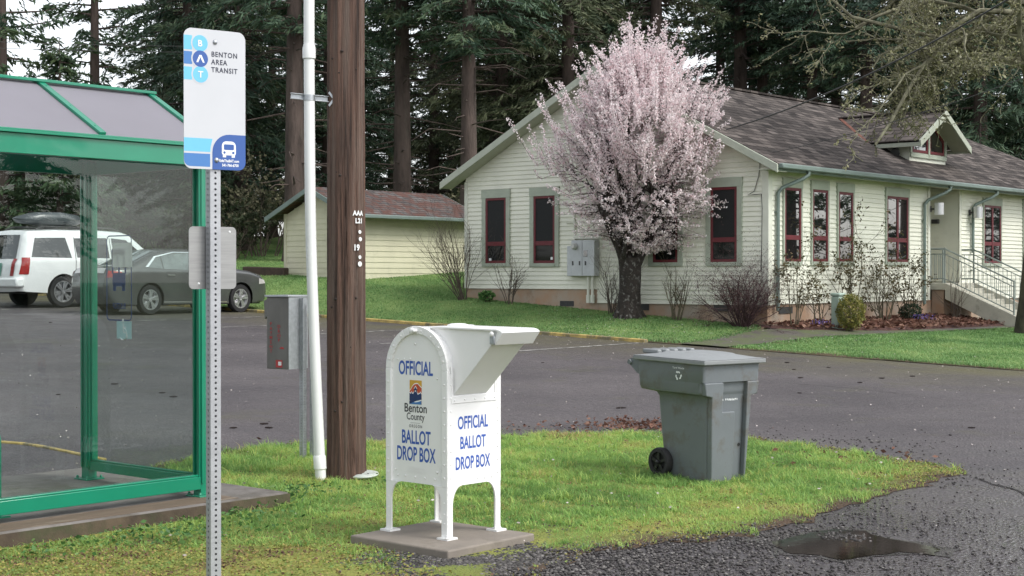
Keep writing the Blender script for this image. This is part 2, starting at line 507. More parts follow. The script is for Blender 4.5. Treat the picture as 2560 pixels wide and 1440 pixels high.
def soil_lawn_mat(name, greens, soil, thr):
    """earth and moss under the grass"""
    m = bpy.data.materials.new(name); m.use_nodes = True
    nt = m.node_tree; p = nt.nodes['Principled BSDF']; p.inputs['Roughness'].default_value = .9; p.inputs['Specular IOR Level'].default_value = .2
    g = _n(nt, 'ShaderNodeNewGeometry'); co = g.outputs['Position']
    n1 = _n(nt, 'ShaderNodeTexNoise', Scale=1.1, Detail=7.0, Roughness=.7); nt.links.new(co, n1.inputs['Vector'])
    cr = _n(nt, 'ShaderNodeValToRGB'); el = cr.color_ramp.elements
    el[0].position, el[1].position = .32, .66; el[0].color = (*greens[0], 1); el[1].color = (*greens[1], 1)
    nt.links.new(n1.outputs['Fac'], cr.inputs['Fac'])
    n2 = _n(nt, 'ShaderNodeTexNoise', Scale=2.3, Detail=9.0, Roughness=.75); nt.links.new(co, n2.inputs['Vector'])
    mr = _n(nt, 'ShaderNodeMapRange'); mr.inputs['From Min'].default_value = thr; mr.inputs['From Max'].default_value = thr+.1; mr.inputs['To Max'].default_value = .9
    nt.links.new(n2.outputs['Fac'], mr.inputs['Value'])
    mx = _n(nt, 'ShaderNodeMix', data_type='RGBA'); mx.inputs[7].default_value = (*soil, 1)
    wa = _n(nt, 'ShaderNodeAttribute', attribute_name='tint')          # bare soil along the worn rim
    sm = _n(nt, 'ShaderNodeMath', operation='MULTIPLY_ADD', use_clamp=True); sm.inputs[1].default_value = 1.5
    nt.links.new(wa.outputs['Fac'], sm.inputs[0]); nt.links.new(mr.outputs['Result'], sm.inputs[2])
    nt.links.new(sm.outputs[0], mx.inputs[0]); nt.links.new(cr.outputs[0], mx.inputs[6]); nt.links.new(mx.outputs[2], p.inputs['Base Color'])
    n3 = _n(nt, 'ShaderNodeTexNoise', Scale=45.0, Detail=5.0); nt.links.new(co, n3.inputs['Vector'])
    bp = _n(nt, 'ShaderNodeBump', Strength=.9, Distance=.03); nt.links.new(n3.outputs['Fac'], bp.inputs['Height']); nt.links.new(bp.outputs['Normal'], p.inputs['Normal'])
    return m

ASPHALT = asphalt_mat()
LAWN = soil_lawn_mat('lawn_earth', ((.11, .19, .06), (.18, .26, .085)), (.10, .08, .05), .66)
MOSS = soil_lawn_mat('mossy_earth', ((.13, .18, .045), (.25, .25, .065)), (.085, .06, .042), .59)
FOREST_FLOOR = M('forest_floor', (.045, .06, .022), .95, .4, .6, bump=.6, bscale=8, col2=(.09, .085, .04), world_co=True)
CONCRETE = M('weathered_concrete', (.145, .132, .122), .85, .2, 3, bump=.25, bscale=70, grime=((.075, .065, .05), 2.2, .5, .75))
PAD_CONC = M('new_concrete', (.205, .178, .150), .8, .12, 4, bump=.2, bscale=90, grime=((.15, .13, .105), 3.5, .55, .7))
MULCH = M('bark_mulch', (.05, .022, .018), .95, .4, 14, bump=.9, bscale=26, col2=(.12, .055, .045), world_co=True, bdist=.04)
YELLOW = M('worn_yellow_paint', (.46, .34, .11), .8, .25, 6, grime=((.13, .125, .085), 2.2, .46, .9), world_co=True)
LINE_PAINT = M('worn_white_paint', (.40, .39, .36), .8, .15, 8, grime=((.09, .085, .085), 6, .42, .9), world_co=True)

# the wide ground, sunk a little where finer sheets lie on it
gx = np.concatenate([np.linspace(-400, -42, 12), np.arange(-40, 41, 2.0), np.linspace(42, 400, 12)])
gy = np.concatenate([np.linspace(-200, -12, 6), np.arange(-10, 76, 2.0), np.linspace(78, 900, 16)])
GX, GY = np.meshgrid(gx, gy)
GZ = zt(GX, GY) - .12
nx, ny = len(gx), len(gy)
idx = np.arange(nx*ny).reshape(ny, nx)
F = np.stack([idx[:-1, :-1], idx[:-1, 1:], idx[1:, 1:], idx[1:, :-1]], -1).reshape(-1, 4)
kind(np_mesh('ground', np.stack([GX, GY, GZ], -1).reshape(-1, 3), F, FOREST_FLOOR, smooth=True), 'structure')

lot_poly = [(-30, -6), (26, -6)] + [sw(40, -.0)] + [sw(-34, -.0)]
o, _ = sheet('parking_lot', lot_poly, 1.0, 0.0, ASPHALT)
kind(o, 'structure')

# lawns beyond the kerb
lawn_a = [sw(13.9, .06), sw(14.05, 1.5), sw(13.9, 3.0), sw(13.6, 3.9), sw(9.0, 4.2), sw(9, 20), sw(-34, 22), sw(-34, .06)]
o, LAWN_A = sheet('back_lawn', lawn_a, .7, .035, LAWN, edge=.006, jit=.03, wear=.2)
kind(o, 'structure')
path_poly = [sw(13.8, .02), sw(14.95, .02), sw(16.1, 12.2), sw(16.1, 16), sw(15.0, 16), sw(14.9, 10), sw(13.8, 3.0)]
PATH_MAT = M('gravelly_path', (.085, .075, .066), .85, .3, 9, bump=.6, bscale=40, world_co=True, grime=((.085, .105, .04), 1.6, .42, .85))
o, _ = sheet('path', path_poly, .5, .035, PATH_MAT, jit=.02)
kind(o, 'structure')
lawn_b = [sw(14.85, .05), sw(40, .05), sw(40, 9), sw(22, 14), sw(16.15, 12.2)]
o, LAWN_B = sheet('side_lawn', lawn_b, .6, .035, LAWN, edge=.006, jit=.04, wear=.25)
kind(o, 'structure')
bed_poly = [sw(13.5, 3.5), sw(14.3, 4.0), sw(15.15, 6.5), sw(15.6, 10.5), sw(15.7, 12.5), sw(13.5, 13.0)]
o, BED = sheet('mulch_bed', bed_poly, .3, .07, MULCH, edge=.03, jit=.03, bumpy=.02)
kind(o, 'structure')

# near grass island: outline as it lies on the ground
isl_px = [(-150, 1470), (-150, 1330), (0, 1255), (560, 1128), (760, 1104), (960, 1108), (1100, 1092), (1260, 1090), (1460, 1082), (1660, 1086), (1880, 1096),
          (2060, 1120), (2200, 1143), (2330, 1160), (2420, 1182), (2330, 1208), (2180, 1248), (2060, 1290), (1900, 1330), (1790, 1352), (1650, 1362),
          (1500, 1376), (1420, 1410), (1330, 1470)]
isl = [gp(*p) for p in isl_px] + [(1.0, 5.6), (-5.5, 5.6)]
o, ISLE = sheet('grass_island', isl, .22, .014, MOSS, edge=.004, jit=.05, bumpy=.006, estep=.16, wear=.3)
kind(o, 'structure')

# kerb with worn yellow paint along the far lawn, and the one behind the shelter
km = MB()
def kerb(pts, w, h):
    for i in range(len(pts)-1):
        a, b = np.array(pts[i]), np.array(pts[i+1]); d = (b-a)/np.linalg.norm(b-a); n = np.array((-d[1], d[0]))*w/2
        q = [a-n, b-n, b+n, a+n]
        vs = [(*p, Z(*p)-.05) for p in q] + [(*p, Z(*p)+h) for p in q]
        km.add(vs, [(0,3,2,1),(4,5,6,7),(0,1,5,4),(1,2,6,5),(2,3,7,6),(3,0,4,7)])
kerb([sw(s, -.06) for s in np.arange(-12, 13.8, 1.0)], .13, .07)
kind(km.build('kerb', YELLOW, bevel=.015), 'structure')
km = MB()
kerb([gp(*p) for p in ((-120, 1092), (0, 1107), (60, 1112), (110, 1120), (160, 1130), (205, 1140), (260, 1152))], .055, .02)
kind(km.build('kerb', YELLOW, bevel=.01), 'structure')

# stall lines painted on the lot
lm = MB()
def strip(a, b, w, dz=.006):
    a, b = np.array(a), np.array(b); L = np.linalg.norm(b-a); d = (b-a)/L; n = np.array((-d[1], d[0]))*w/2
    k = max(1, int(L/.8))
    for i in range(k):
        p, q = a+(b-a)*i/k, a+(b-a)*(i+1)/k
        lm.add([(*c, Z(*c)+dz) for c in (p-n, q-n, q+n, p+n)], [(0, 1, 2, 3)])
for s in np.arange(-14.5, 14, 2.75):
    strip(sw(s, -5.2), sw(s, -.3), .10)
for s in np.arange(-9, 4, 2.75):
    strip(sw(s, -17.5), sw(s, -12.6), .10)
kind(lm.build('stall_lines', LINE_PAINT), 'structure')

# puddle of rain water at the edge of the lot
water = M('puddle_water', (.010, .008, .005), .02, .2, 2, spec=.5, bump=.03, bscale=6, world_co=True)
pud = [gp(*p) for p in ((1925, 1362), (2010, 1338), (2090, 1326), (2165, 1330), (2215, 1350), (2290, 1362), (2352, 1375), (2340, 1392), (2250, 1384), (2180, 1392), (2105, 1404), (2050, 1392), (1985, 1388))]
o, PUD = sheet('puddle', pud, .2, .006, water, jit=.012, estep=.08)
kind(o, 'structure')

WETM = M('wet_gravelly_asphalt', (.030, .026, .024), .22, .3, 9, spec=.5, bump=.5, bscale=45, world_co=True, rvar=.12, col2=(.065, .058, .055))
_c = np.mean(PUD, 0); ring = [tuple(_c + (np.array(p)-_c)*1.18 + np.array((0, .03))) for p in pud]
o, _ = sheet('wet_asphalt', ring, .2, .003, WETM, jit=.03, estep=.1)
kind(o, 'structure')

# ------------------------------------------------------------------ grass blades
GRASS = leaf_mat('grass_blades', [(0, (.13, .25, .07)), (.35, (.24, .42, .115)), (.65, (.39, .55, .15)), (.85, (.50, .55, .16)), (1, (.48, .39, .18))], .55, .45)

def fbm(P, f, seed):
    """cheap smooth noise in the plane, 0..1"""
    r = np.random.default_rng(seed); v = np.zeros(len(P))
    for k in range(6):
        a = r.uniform(0, 2*np.pi); w = f*(1.55**k)*r.uniform(.8, 1.2)
        v += np.sin((P[:, 0]*np.cos(a)+P[:, 1]*np.sin(a))*w + r.uniform(0, 6.28) + 1.3*np.sin((P[:, 0]*np.sin(a)-P[:, 1]*np.cos(a))*w*.7))*(.72**k)
    return .5 + v/5.2

def blades(P, h, w, tint, lean=.5, base=0.0):
    """grass blades: bent two-piece slivers standing at P (n,2)"""
    n = len(P); a = RNG.uniform(0, 2*np.pi, n); ln = RNG.uniform(.1, 1, n)*lean*h
    dx, dy = np.cos(a), np.sin(a); z0 = zt(P[:, 0], P[:, 1]) + base
    c = np.stack([P[:, 0], P[:, 1], z0], 1); sd = np.stack([-dy, dx, 0*dx], 1)*(w/2)[:, None]
    mid = c + np.stack([dx*ln*.3, dy*ln*.3, h*.6], 1); tip = c + np.stack([dx*ln, dy*ln, h*(1-.25*RNG.random(n))], 1)
    V = np.stack([c-sd, c+sd, mid+sd*.75, mid-sd*.75, tip+sd*.12, tip-sd*.12], 1).reshape(-1, 3)
    b = np.arange(n)[:, None]*6
    F = np.concatenate([b+np.array([0, 1, 2, 3]), b+np.array([3, 2, 4, 5])])
    return V, F, np.repeat(tint, 6)

def scatter(poly, dens, dfun=None):
    q = np.asarray(poly); x0, y0 = q.min(0); x1, y1 = q.max(0)
    n = int((x1-x0)*(y1-y0)*dens)
    P = np.stack([RNG.uniform(x0, x1, n), RNG.uniform(y0, y1, n)], 1)
    P = P[inside(poly, P)]
    # only what a camera near this one could see
    ang = np.abs(P[:, 0])/np.maximum(P[:, 1], .1)
    return P[ang < .48]

P = scatter(ISLE, 6500)
ppy = HY + (EYE-.0)/P[:, 1]*FPX; ppx = 1280 + P[:, 0]/P[:, 1]*FPX
f1 = fbm(P, 2.2, 1); f2 = fbm(P, 6.0, 2); f3 = fbm(P, .9, 5)
# thin, brown moss close to the camera on the left; thin and yellow out on the tip
mossy = np.clip(1.15 - np.hypot((P[:, 0]+2.3)/1.5, (P[:, 1]-8.7)/.95), 0, 1)**.5
tipn = np.clip((P[:, 0]-2.6)/1.6, 0, 1); near_edge = np.clip((9.3-P[:, 1])/1.5, 0, 1)*np.clip((P[:, 0]+.4)/.5, 0, 1)
dry = np.clip(mossy*1.15 + .55*tipn + .7*near_edge + .55*(f1-.5), 0, 1)
keep = RNG.random(len(P)) < np.clip(1.0 - .55*dry - .35*mossy + 1.1*(f2-.5) - .5*np.clip(f1-.62, 0, 1)*3, .06, 1)
# the gravel heaped against the pad and the broken edge have smothered the grass
pile = [gp(*q) for q in ((930, 1382), (1000, 1388), (1118, 1392), (1240, 1352), (1330, 1330), (1400, 1350), (1330, 1368), (1440, 1380), (1520, 1392), (1460, 1470), (900, 1470), (1000, 1412))]
keep &= ~inside(pile, P + RNG.normal(0, .035, P.shape))
_q = np.array(ISLE + ISLE[:1]); _d = np.full(len(P), 9.0)
for _a, _b in zip(_q[:-1], _q[1:]):
    _ab = _b-_a; _t = np.clip(((P-_a)@_ab)/max(_ab@_ab, 1e-9), 0, 1); _d = np.minimum(_d, np.linalg.norm(P-(_a+_t[:, None]*_ab), axis=1))
keep &= RNG.random(len(P)) < np.clip(.12 + _d/.35 + 1.2*(f2-.5), 0, 1)
# nothing grows under the slabs, at the foot of the pole or through the drop box pad
def local(P, o, rz):
    d = P - np.array(o); c, s = math.cos(rz), math.sin(rz)
    return np.stack([d[:, 0]*c + d[:, 1]*s, -d[:, 0]*s + d[:, 1]*c], 1)
L = local(P, (-1.68, 11.47), TH); keep &= ~((L[:, 0] < .03) & (L[:, 1] > -.03) & (L[:, 1] < 2.4))
L = local(P, (-.39, 9.28), R(49.5)); keep &= ~((L[:, 0] > -.03) & (L[:, 0] < .91) & (L[:, 1] > -.03) & (L[:, 1] < .91))
keep &= np.hypot(P[:, 0]+1.42, P[:, 1]-13) > .2
P, dry, f1, f2, f3 = P[keep], dry[keep], f1[keep], f2[keep], f3[keep]
tall = np.clip((P[:, 1]-10.2)/2.5, 0, 1)*(1-tipn[keep])
h = (.014 + .026*RNG.random(len(P))**1.5)*(1 + .8*f2*tall + .2*tall)*(1-.45*dry)
w = RNG.uniform(.003, .0065, len(P))
tint = np.clip(.40 + .75*(f1-.5) + .55*(f3-.5) + .5*(f2-.5) + .42*dry + RNG.normal(0, .13, len(P)), 0, 1)
S1 = blades(P, h, w, tint, 1.5, .004)
# taller tussocks
T = P[dry < .45]; T = T[RNG.random(len(T)) < .010]
tc = np.repeat(RNG.normal(.5, .16, len(T)), 16); th = np.repeat(RNG.uniform(.5, 1.1, len(T)), 16)
T = np.repeat(T, 16, 0) + RNG.normal(0, .022, (len(T)*16, 2))
S2 = blades(T, RNG.uniform(.05, .11, len(T))*th*(.55+.5*np.clip((T[:, 1]-9)/4, 0, 1)), RNG.uniform(.004, .009, len(T)), np.clip(tc + RNG.normal(0, .12, len(T)), 0, 1), 1.5, .0)
V = np.concatenate([S1[0], S2[0]]); F = np.concatenate([S1[1], S2[1]+len(S1[0])]); t = np.concatenate([S1[2], S2[2]])
kind(np_mesh('grass', V, F, GRASS, tint=t), 'stuff', 'short green and yellowing grass of the near island')

GRASS_FAR = leaf_mat('lawn_blades', [(0, (.10, .20, .07)), (.4, (.19, .34, .12)), (.8, (.32, .44, .17)), (1, (.44, .44, .20))], .55, .4)
def far_lawn(poly, dens, lbl):
    P = scatter(poly, dens); P = P[P[:, 1] < 60]
    f1, f2, f3 = fbm(P, 1.6, 21), fbm(P, 4.5, 22), fbm(P, .6, 23)
    h = RNG.uniform(.03, .06, len(P))*(.75+.8*f2); w = RNG.uniform(.012, .022, len(P))
    tint = np.clip(.34 + .6*(f1-.5) + .5*(f3-.5) + .4*(f2-.5) + RNG.normal(0, .12, len(P)), 0, .9); P_ok = RNG.random(len(P)) < np.clip(.95 - 1.3*np.clip(f1-.58, 0, 1), .3, 1); P, h, w, tint = P[P_ok], h[P_ok], w[P_ok], tint[P_ok]
    V, F, t = blades(P, h, w, tint, .9, .015)
    kind(np_mesh('grass', V, F, GRASS_FAR, tint=t), 'stuff', lbl)
far_lawn([sw(13.85, .1), sw(14.0, 1.5), sw(13.85, 3.0), sw(13.5, 3.8), sw(4.4, 3.85), sw(4.3, 14), sw(-16, 18), sw(-16, .1)], 750, 'green grass of the lawn below the gable wall and shed')
far_lawn([sw(14.9, .1), sw(24, .1), sw(22, 9), sw(16.2, 12)], 900, 'green grass of the lawn beside the path')

# flecks of moss, clover and dead leaf between the blades
P = scatter(ISLE, 3800); f1 = fbm(P, 2.2, 1); f4 = fbm(P, 7.0, 9)
mossy = np.clip(1.2 - np.hypot((P[:, 0]+2.3)/1.6, (P[:, 1]-8.8)/1.1), 0, 1)**.5
tipn = np.clip((P[:, 0]-2.4)/1.6, 0, 1)
kp = RNG.random(len(P)) < np.clip(.12 + .9*mossy + .35*tipn + .4*(f1-.5), 0, 1)
L = local(P, (-1.68, 11.47), TH); kp &= ~((L[:, 0] < .03) & (L[:, 1] > -.03))
L = local(P, (-.39, 9.28), R(49.5)); kp &= ~((L[:, 0] > -.03) & (L[:, 0] < .91) & (L[:, 1] > -.03) & (L[:, 1] < .91))
P, f4 = P[kp], f4[kp]
C = np.column_stack([P, zt(P[:, 0], P[:, 1]) + RNG.uniform(.015, .034, len(P))])
MFLECK = leaf_mat('moss_flecks', [(0, (.10, .055, .045)), (.25, (.20, .13, .08)), (.45, (.34, .27, .09)), (.7, (.26, .30, .07)), (1, (.14, .24, .07))], .8, .2)
a_ = RNG.normal(0, 1, (len(C), 3)); a_[:, 2] *= .3; a_ /= np.linalg.norm(a_, axis=1)[:, None]
b_ = RNG.normal(0, 1, (len(C), 3)); b_[:, 2] *= .45; b_ -= a_*(a_*b_).sum(1)[:, None]; b_ /= np.linalg.norm(b_, axis=1)[:, None]
s_ = RNG.uniform(.008, .026, len(C))[:, None]
V = np.stack([C-a_*s_*.5, C+b_*s_*.35, C+a_*s_*.5, C-b_*s_*.35], 1).reshape(-1, 3)
kind(np_mesh('moss', V, np.arange(len(V)).reshape(-1, 4), MFLECK, tint=np.repeat(np.clip(f4 + RNG.normal(0, .2, len(C)), 0, 1), 4)), 'stuff', 'brown and yellow moss flecks among the grass of the near island')

# low broad-leaved weeds along the shelter slab
WEED = leaf_mat('weed_leaves', [(0, (.04, .10, .03)), (.6, (.10, .22, .06)), (1, (.17, .27, .09))], .5, .3)
def leaf_cards(C, size, tint, flat=.5):
    """small pointed leaves (diamonds) at C"""
    n = len(C); a = RNG.normal(0, 1, (n, 3)); a[:, 2] *= flat; a /= np.linalg.norm(a, axis=1)[:, None]
    b = RNG.normal(0, 1, (n, 3)); b -= a*(a*b).sum(1)[:, None]; b /= np.linalg.norm(b, axis=1)[:, None]
    s = np.asarray(size)[:, None]
    V = np.stack([C-a*s*.5, C+b*s*.3, C+a*s*.5, C-b*s*.3], 1).reshape(-1, 3)
    return V, np.arange(n*4).reshape(-1, 4), np.repeat(tint, 4)
wp = []
for px, py, k, sp in ((330, 1352, 60, .10), (400, 1362, 70, .12), (250, 1375, 30, .1), (480, 1345, 40, .12), (560, 1330, 90, .2), (620, 1300, 90, .22), (700, 1265, 120, .16),
                      (760, 1240, 120, .16), (120, 1395, 60, .2), (660, 1250, 50, .15), (1010, 1225, 30, .2)):
    c = np.array(gp(px, py)); q = c + RNG.normal(0, sp, (k, 2))
    wp.append(np.column_stack([q, zt(q[:, 0], q[:, 1]) + RNG.uniform(.02, .09, k)]))
wp = np.concatenate(wp)
L = local(wp[:, :2], (-1.68, 11.47), TH); wp = wp[~((L[:, 0] < .02) & (L[:, 1] > -.02))]
V, F, t = leaf_cards(wp, RNG.uniform(.025, .05, len(wp)), RNG.random(len(wp)), .35)
kind(np_mesh('weeds', V, F, WEED, tint=t), 'stuff', 'low broad leaved weeds along the edge of the shelter slab')

# loose gravel by the drop box and along the broken edge of the lot
def stones(P, size, base=0.0):
    n = len(P)
    ico = np.array([(0,0,1),(.894,0,.447),(.276,.851,.447),(-.724,.526,.447),(-.724,-.526,.447),(.276,-.851,.447),
                    (.724,.526,-.447),(-.276,.851,-.447),(-.894,0,-.447),(-.276,-.851,-.447),(.724,-.526,-.447),(0,0,-1)])
    fc = np.array([(0,1,2),(0,2,3),(0,3,4),(0,4,5),(0,5,1),(1,6,2),(2,7,3),(3,8,4),(4,9,5),(5,10,1),(1,10,6),(2,6,7),(3,7,8),(4,8,9),(5,9,10),(11,7,6),(11,8,7),(11,9,8),(11,10,9),(11,6,10)])
    V = ico[None]*RNG.uniform(.55, 1.25, (n, 12, 1))*(np.stack([RNG.uniform(.7, 1.4, n), RNG.uniform(.7, 1.2, n), RNG.uniform(.4, .8, n)], 1)*size[:, None])[:, None, :]
    a = RNG.uniform(0, 6.28, n); c, s = np.cos(a)[:, None], np.sin(a)[:, None]
    V = np.stack([V[..., 0]*c - V[..., 1]*s, V[..., 0]*s + V[..., 1]*c, V[..., 2]], -1)
    V = V + np.column_stack([P, zt(P[:, 0], P[:, 1]) + np.ravel(base) + size*.15])[:, None, :]
    F = (np.arange(n)[:, None, None]*12 + fc[None]).reshape(-1, 3)
    return V.reshape(-1, 3), F, np.repeat(RNG.random(n), 12)
GRAVEL = leaf_mat('dark_gravel', [(0, (.028, .026, .026)), (.6, (.07, .065, .062)), (.9, (.13, .12, .115)), (1, (.2, .19, .18))], .75, 0)
gpts, gsz = [], []
for px, py, k, sx, sy, sz in ((1150, 1412, 3000, .30, .06, .014), (1010, 1400, 900, .16, .05, .013), (1290, 1372, 1300, .15, .10, .014), (1260, 1420, 1500, .3, .06, .013), (1400, 1400, 1500, .5, .16, .012), (1650, 1395, 1100, .45, .14, .011),
                          (1900, 1350, 700, .3, .1, .011), (2150, 1290, 600, .5, .25, .010), (1560, 1430, 1500, .8, .15, .012), (2000, 1420, 1000, .8, .25, .010), (2420, 1350, 450, .7, .35, .009),
                          (2120, 1343, 260, .10, .05, .011), (2050, 1110, 260, .8, .14, .012), (1500, 1076, 260, 1.4, .12, .012), (2330, 1195, 300, .4, .12, .011), (2200, 1150, 220, .4, .2, .011)):
    c = np.array(gp(px, py)); q = c + RNG.normal(0, 1, (k, 2))*np.array((sx, sy*3.2))
    gpts.append(q); gsz.append(np.full(k, sz)*RNG.uniform(.35, 1.25, k))
gpts, gsz = np.concatenate(gpts), np.concatenate(gsz)
L = local(gpts, (-.39, 9.28), R(49.5)); ok = ~((L[:, 0] > -.01) & (L[:, 0] < .89) & (L[:, 1] > -.01) & (L[:, 1] < .89))
ok &= ~inside(PUD, gpts) | (np.hypot((gpts[:, 0]-gp(2110, 1345)[0])/.17, (gpts[:, 1]-gp(2110, 1345)[1])/.22) < 1)
V, F, t = stones(gpts[ok], gsz[ok], np.where(inside(ISLE, gpts[ok]), .012, .004)[:, None])
kind(np_mesh('gravel', V, F, GRAVEL, tint=t), 'stuff', 'loose dark gravel around the drop box pad and the broken edge of the lot')

# pale petals and flecks blown over the lot and the grass
q = RNG.uniform((-9, 9), (9, 34), (1500, 2)); q = q[(np.abs(q[:, 0])/q[:, 1] < .4)]
q = np.concatenate([q, RNG.normal((2.6, 34), (2.0, 1.6), (500, 2))])
V, F, t = leaf_cards(np.column_stack([q, zt(q[:, 0], q[:, 1]) + np.where(inside(ISLE, q), .05, np.where(q @ U2 > 26.1, .07, .008))]), RNG.uniform(.012, .035, len(q)), RNG.random(len(q)), .15)
kind(np_mesh('petals', V, F, leaf_mat('petal_flecks', [(0, (.30, .27, .24)), (1, (.62, .56, .54))], .7, .2), tint=t), 'stuff', 'pale petals and flecks scattered over the lot and grass')

# fallen leaves and needles: a rusty drift beyond the bin, red leaves in the mulch bed
LITTER = leaf_mat('dead_leaves', [(0, (.075, .035, .025)), (.5, (.16, .075, .052)), (1, (.28, .17, .125))], .8, .15)
lp = []
for px, py, k, sx, sy in ((1610, 1068, 420, .35, .35), (1480, 1075, 120, .5, .3), (1700, 1072, 200, .4, .2), (1180, 1105, 60, .8, .2), (2120, 1150, 60, .5, .3)):
    c = np.array(gp(px, py)); q = c + RNG.normal(0, 1, (k, 2))*np.array((sx, sy)); lp.append(np.column_stack([q, zt(q[:, 0], q[:, 1]) + .02 + RNG.uniform(0, .03, k)]))
q = scatter(BED, 130); lp.append(np.column_stack([q, zt(q[:, 0], q[:, 1]) + .09 + RNG.uniform(0, .05, len(q))]))
lp = np.concatenate(lp)
V, F, t = leaf_cards(lp, np.where(lp[:, 1] > 25, RNG.uniform(.09, .16, len(lp)), RNG.uniform(.03, .07, len(lp))), RNG.random(len(lp)), .25)
kind(np_mesh('leaf_litter', V, F, LITTER, tint=t), 'stuff', 'rusty dead leaves lying on the mulch bed and the lot edge')
# ------------------------------------------------------------------ the long clapboard building
SIDING = M('cream_clapboard', (.76, .765, .655), .6, .05, 1.2, bump=.06, bscale=30, grime=((.56, .57, .47), 1.3, .56, .5))
SHED_SIDING = M('pale_yellow_siding', (.58, .56, .41), .65, .06, 1.2, bump=.06, bscale=30, grime=((.38, .38, .26), 1.5, .55, .5))
SAGE = M('sage_trim', (.37, .41, .335), .6, .08, 3)
GUTTER = M('grey_green_gutter', (.16, .21, .19), .45, .12, 2)
BARGE = M('pale_barge_board', (.42, .45, .37), .6, .08, 2, grime=((.22, .24, .19), 2, .58, .6))
SOFFIT = M('soffit', (.45, .46, .38), .7, .05)
REDWOOD = M('dark_red_sash', (.125, .014, .020), .45, .12, 5)
SCREEN = M('insect_screen', (.018, .019, .02), .7, .1, 30, spec=.3)
PANE = M('window_pane', (.012, .013, .014), .015, .1, spec=1.0)
PANE.node_tree.nodes['Principled BSDF'].inputs['IOR'].default_value = 2.3        # coated double glazing
PANE_D = M('gable_window_pane', (.010, .011, .011), .03, .1, spec=.5)
FOUND = M('stained_foundation', (.40, .25, .16), .85, .15, 1.6, col2=(.38, .33, .27), bump=.15, bscale=40, grime=((.20, .13, .085), 1.8, .55, .6))
ROOF = shingle_mat('asphalt_shingles', (.036, .030, .028), (.150, .128, .116), 'xy', .42, .20, ((.15, .045, .03), 1.1, .70, .4))
ROOF_D = shingle_mat('dormer_shingles', (.036, .030, .028), (.150, .128, .116), 'yx', .42, .20)

B = thing('clapboard_building', 'long cream clapboard building with grey shingle roof, dormer and dark red windows', 'building', (5.82, 34.58, 0), TH)
CX, CY = 5.82, 34.58
def bx(px): r = (px-1280)/FPX; return (CY*r - CX)/(.651 - .759*r)       # along the long wall
def by(px): r = (px-1280)/FPX; return (CX - CY*r)/(.759 + .651*r)       # along the gable wall
def bworld(x, y): return (CX + .651*x - .759*y, CY + .759*x + .651*y)
def bz(py, x, y): return EYE - (py-HY)/FPX*bworld(x, y)[1]

GW, SL = 9.29, 22.4           # gable width, building length
EZ, RZ, OV = 4.27, 6.91, .5   # eave height, ridge height, overhang
ym = GW/2
def roofz(y): return EZ + (RZ-EZ)*(y+OV)/(ym+OV) if y <= ym else EZ + (RZ-EZ)*(GW+OV-y)/(ym+OV)

# clapboards: each course a thin wedge
def board(mb, kindf, a0, a1, z0, z1, t=.027):
    """kindf(a, d, z): along the wall, distance out from it, height"""
    mb.add([kindf(a0, .0, z0), kindf(a1, .0, z0), kindf(a1, t, z0), kindf(a0, t, z0), kindf(a0, .004, z1), kindf(a1, .004, z1), kindf(a0, 0, z1), kindf(a1, 0, z1)],
           [(0, 1, 2, 3), (3, 2, 5, 4), (0, 3, 4, 6), (1, 7, 5, 2), (4, 5, 7, 6)])
EXPO = .1135
wl = MB()
gable = lambda a, d, z: (-d, a, z)
longw = lambda a, d, z: (a, -d, z)
z = 1.08
while z < 6.75:
    zt1 = z + EXPO
    # the span below the roof slope at this height
    off = 0 if zt1 < roofz(0)-.16 else (zt1 + .16 - roofz(0))/((RZ-EZ)/(ym+OV))
    a0, a1 = off, GW-off
    lo = 0 if z >= 1.40 else 0
    if a1 - a0 > .15:
        if z < 1.40: a1 = by(1494)
        board(wl, gable, a0, a1, z, zt1)
    z = zt1
REC0, REC1 = bx(2321), bx(2396)     # the entrance recess
z = 1.10
while z < 4.25:
    for s0, s1 in ((0, REC0), (REC1, SL)):
        board(wl, longw, s0, s1, z, min(z+EXPO, 4.29))
    z += EXPO
# recess: side walls and back
RD = 1.5
z = 1.6
while z < 4.2:
    board(wl, lambda a, d, z: (REC1-d, a, z), 0, RD, z, z+EXPO)
    board(wl, lambda a, d, z: (a, RD-d, z), REC0, REC1, z, z+EXPO)
    z += EXPO
# the solid wall behind the boards
wl.box(.003, REC0, .003, .1, 1.106, 4.3); wl.box(REC1+.03, SL, .003, .1, 1.106, 4.3)
wl.box(REC1+.03, REC1+.13, .1, RD, .9, 4.3); wl.box(REC0-.1, REC0, .1, RD+.1, .9, 4.3); wl.box(REC0, REC1+.03, RD+.03, RD+.13, .9, 4.3)
wl.prism([(.1, 1.087), (by(1494), 1.087), (by(1494), 1.43), (GW, 1.43), (GW, roofz(0)-.15), (ym, RZ-.15), (.1, roofz(.1)-.15)], lambda a, b, c: (c, a, b), .003, .1)
wl.box(.1, SL, GW-.1, GW, .3, 4.3); wl.box(SL-.1, SL, .1, GW-.1, .3, 4.3)
wl.build('wall', SIDING, B)
cb = MB()      # corner boards
cb.prism([(-.045, -.045), (.12, -.045), (.12, -.022), (-.022, -.022), (-.022, .13), (-.045, .13)], lambda a, b, c: (a, b, c), 1.08, 4.25); cb.build('corner_board', WHITE_TRIM, B, bevel=.006)
for q in ((-.042, -.018, GW-.09, GW+.02, 1.42, 4.25), (REC0-.11, REC0+.02, -.045, -.02, 1.1, 4.2), (REC1-.03, REC1+.10, -.045, -.02, 1.1, 4.2)):
    cb = MB(); cb.box(*q); cb.build('corner_board', WHITE_TRIM, B, bevel=.006)
fd = MB()
fd.box(.02, .25, .02, GW-.02, -.3, 1.085)
fd.box(.25, SL-.02, .02, .25, -.3, 1.105)
fd.box(.012, .02, by(1494), GW-.02, .3, 1.425)
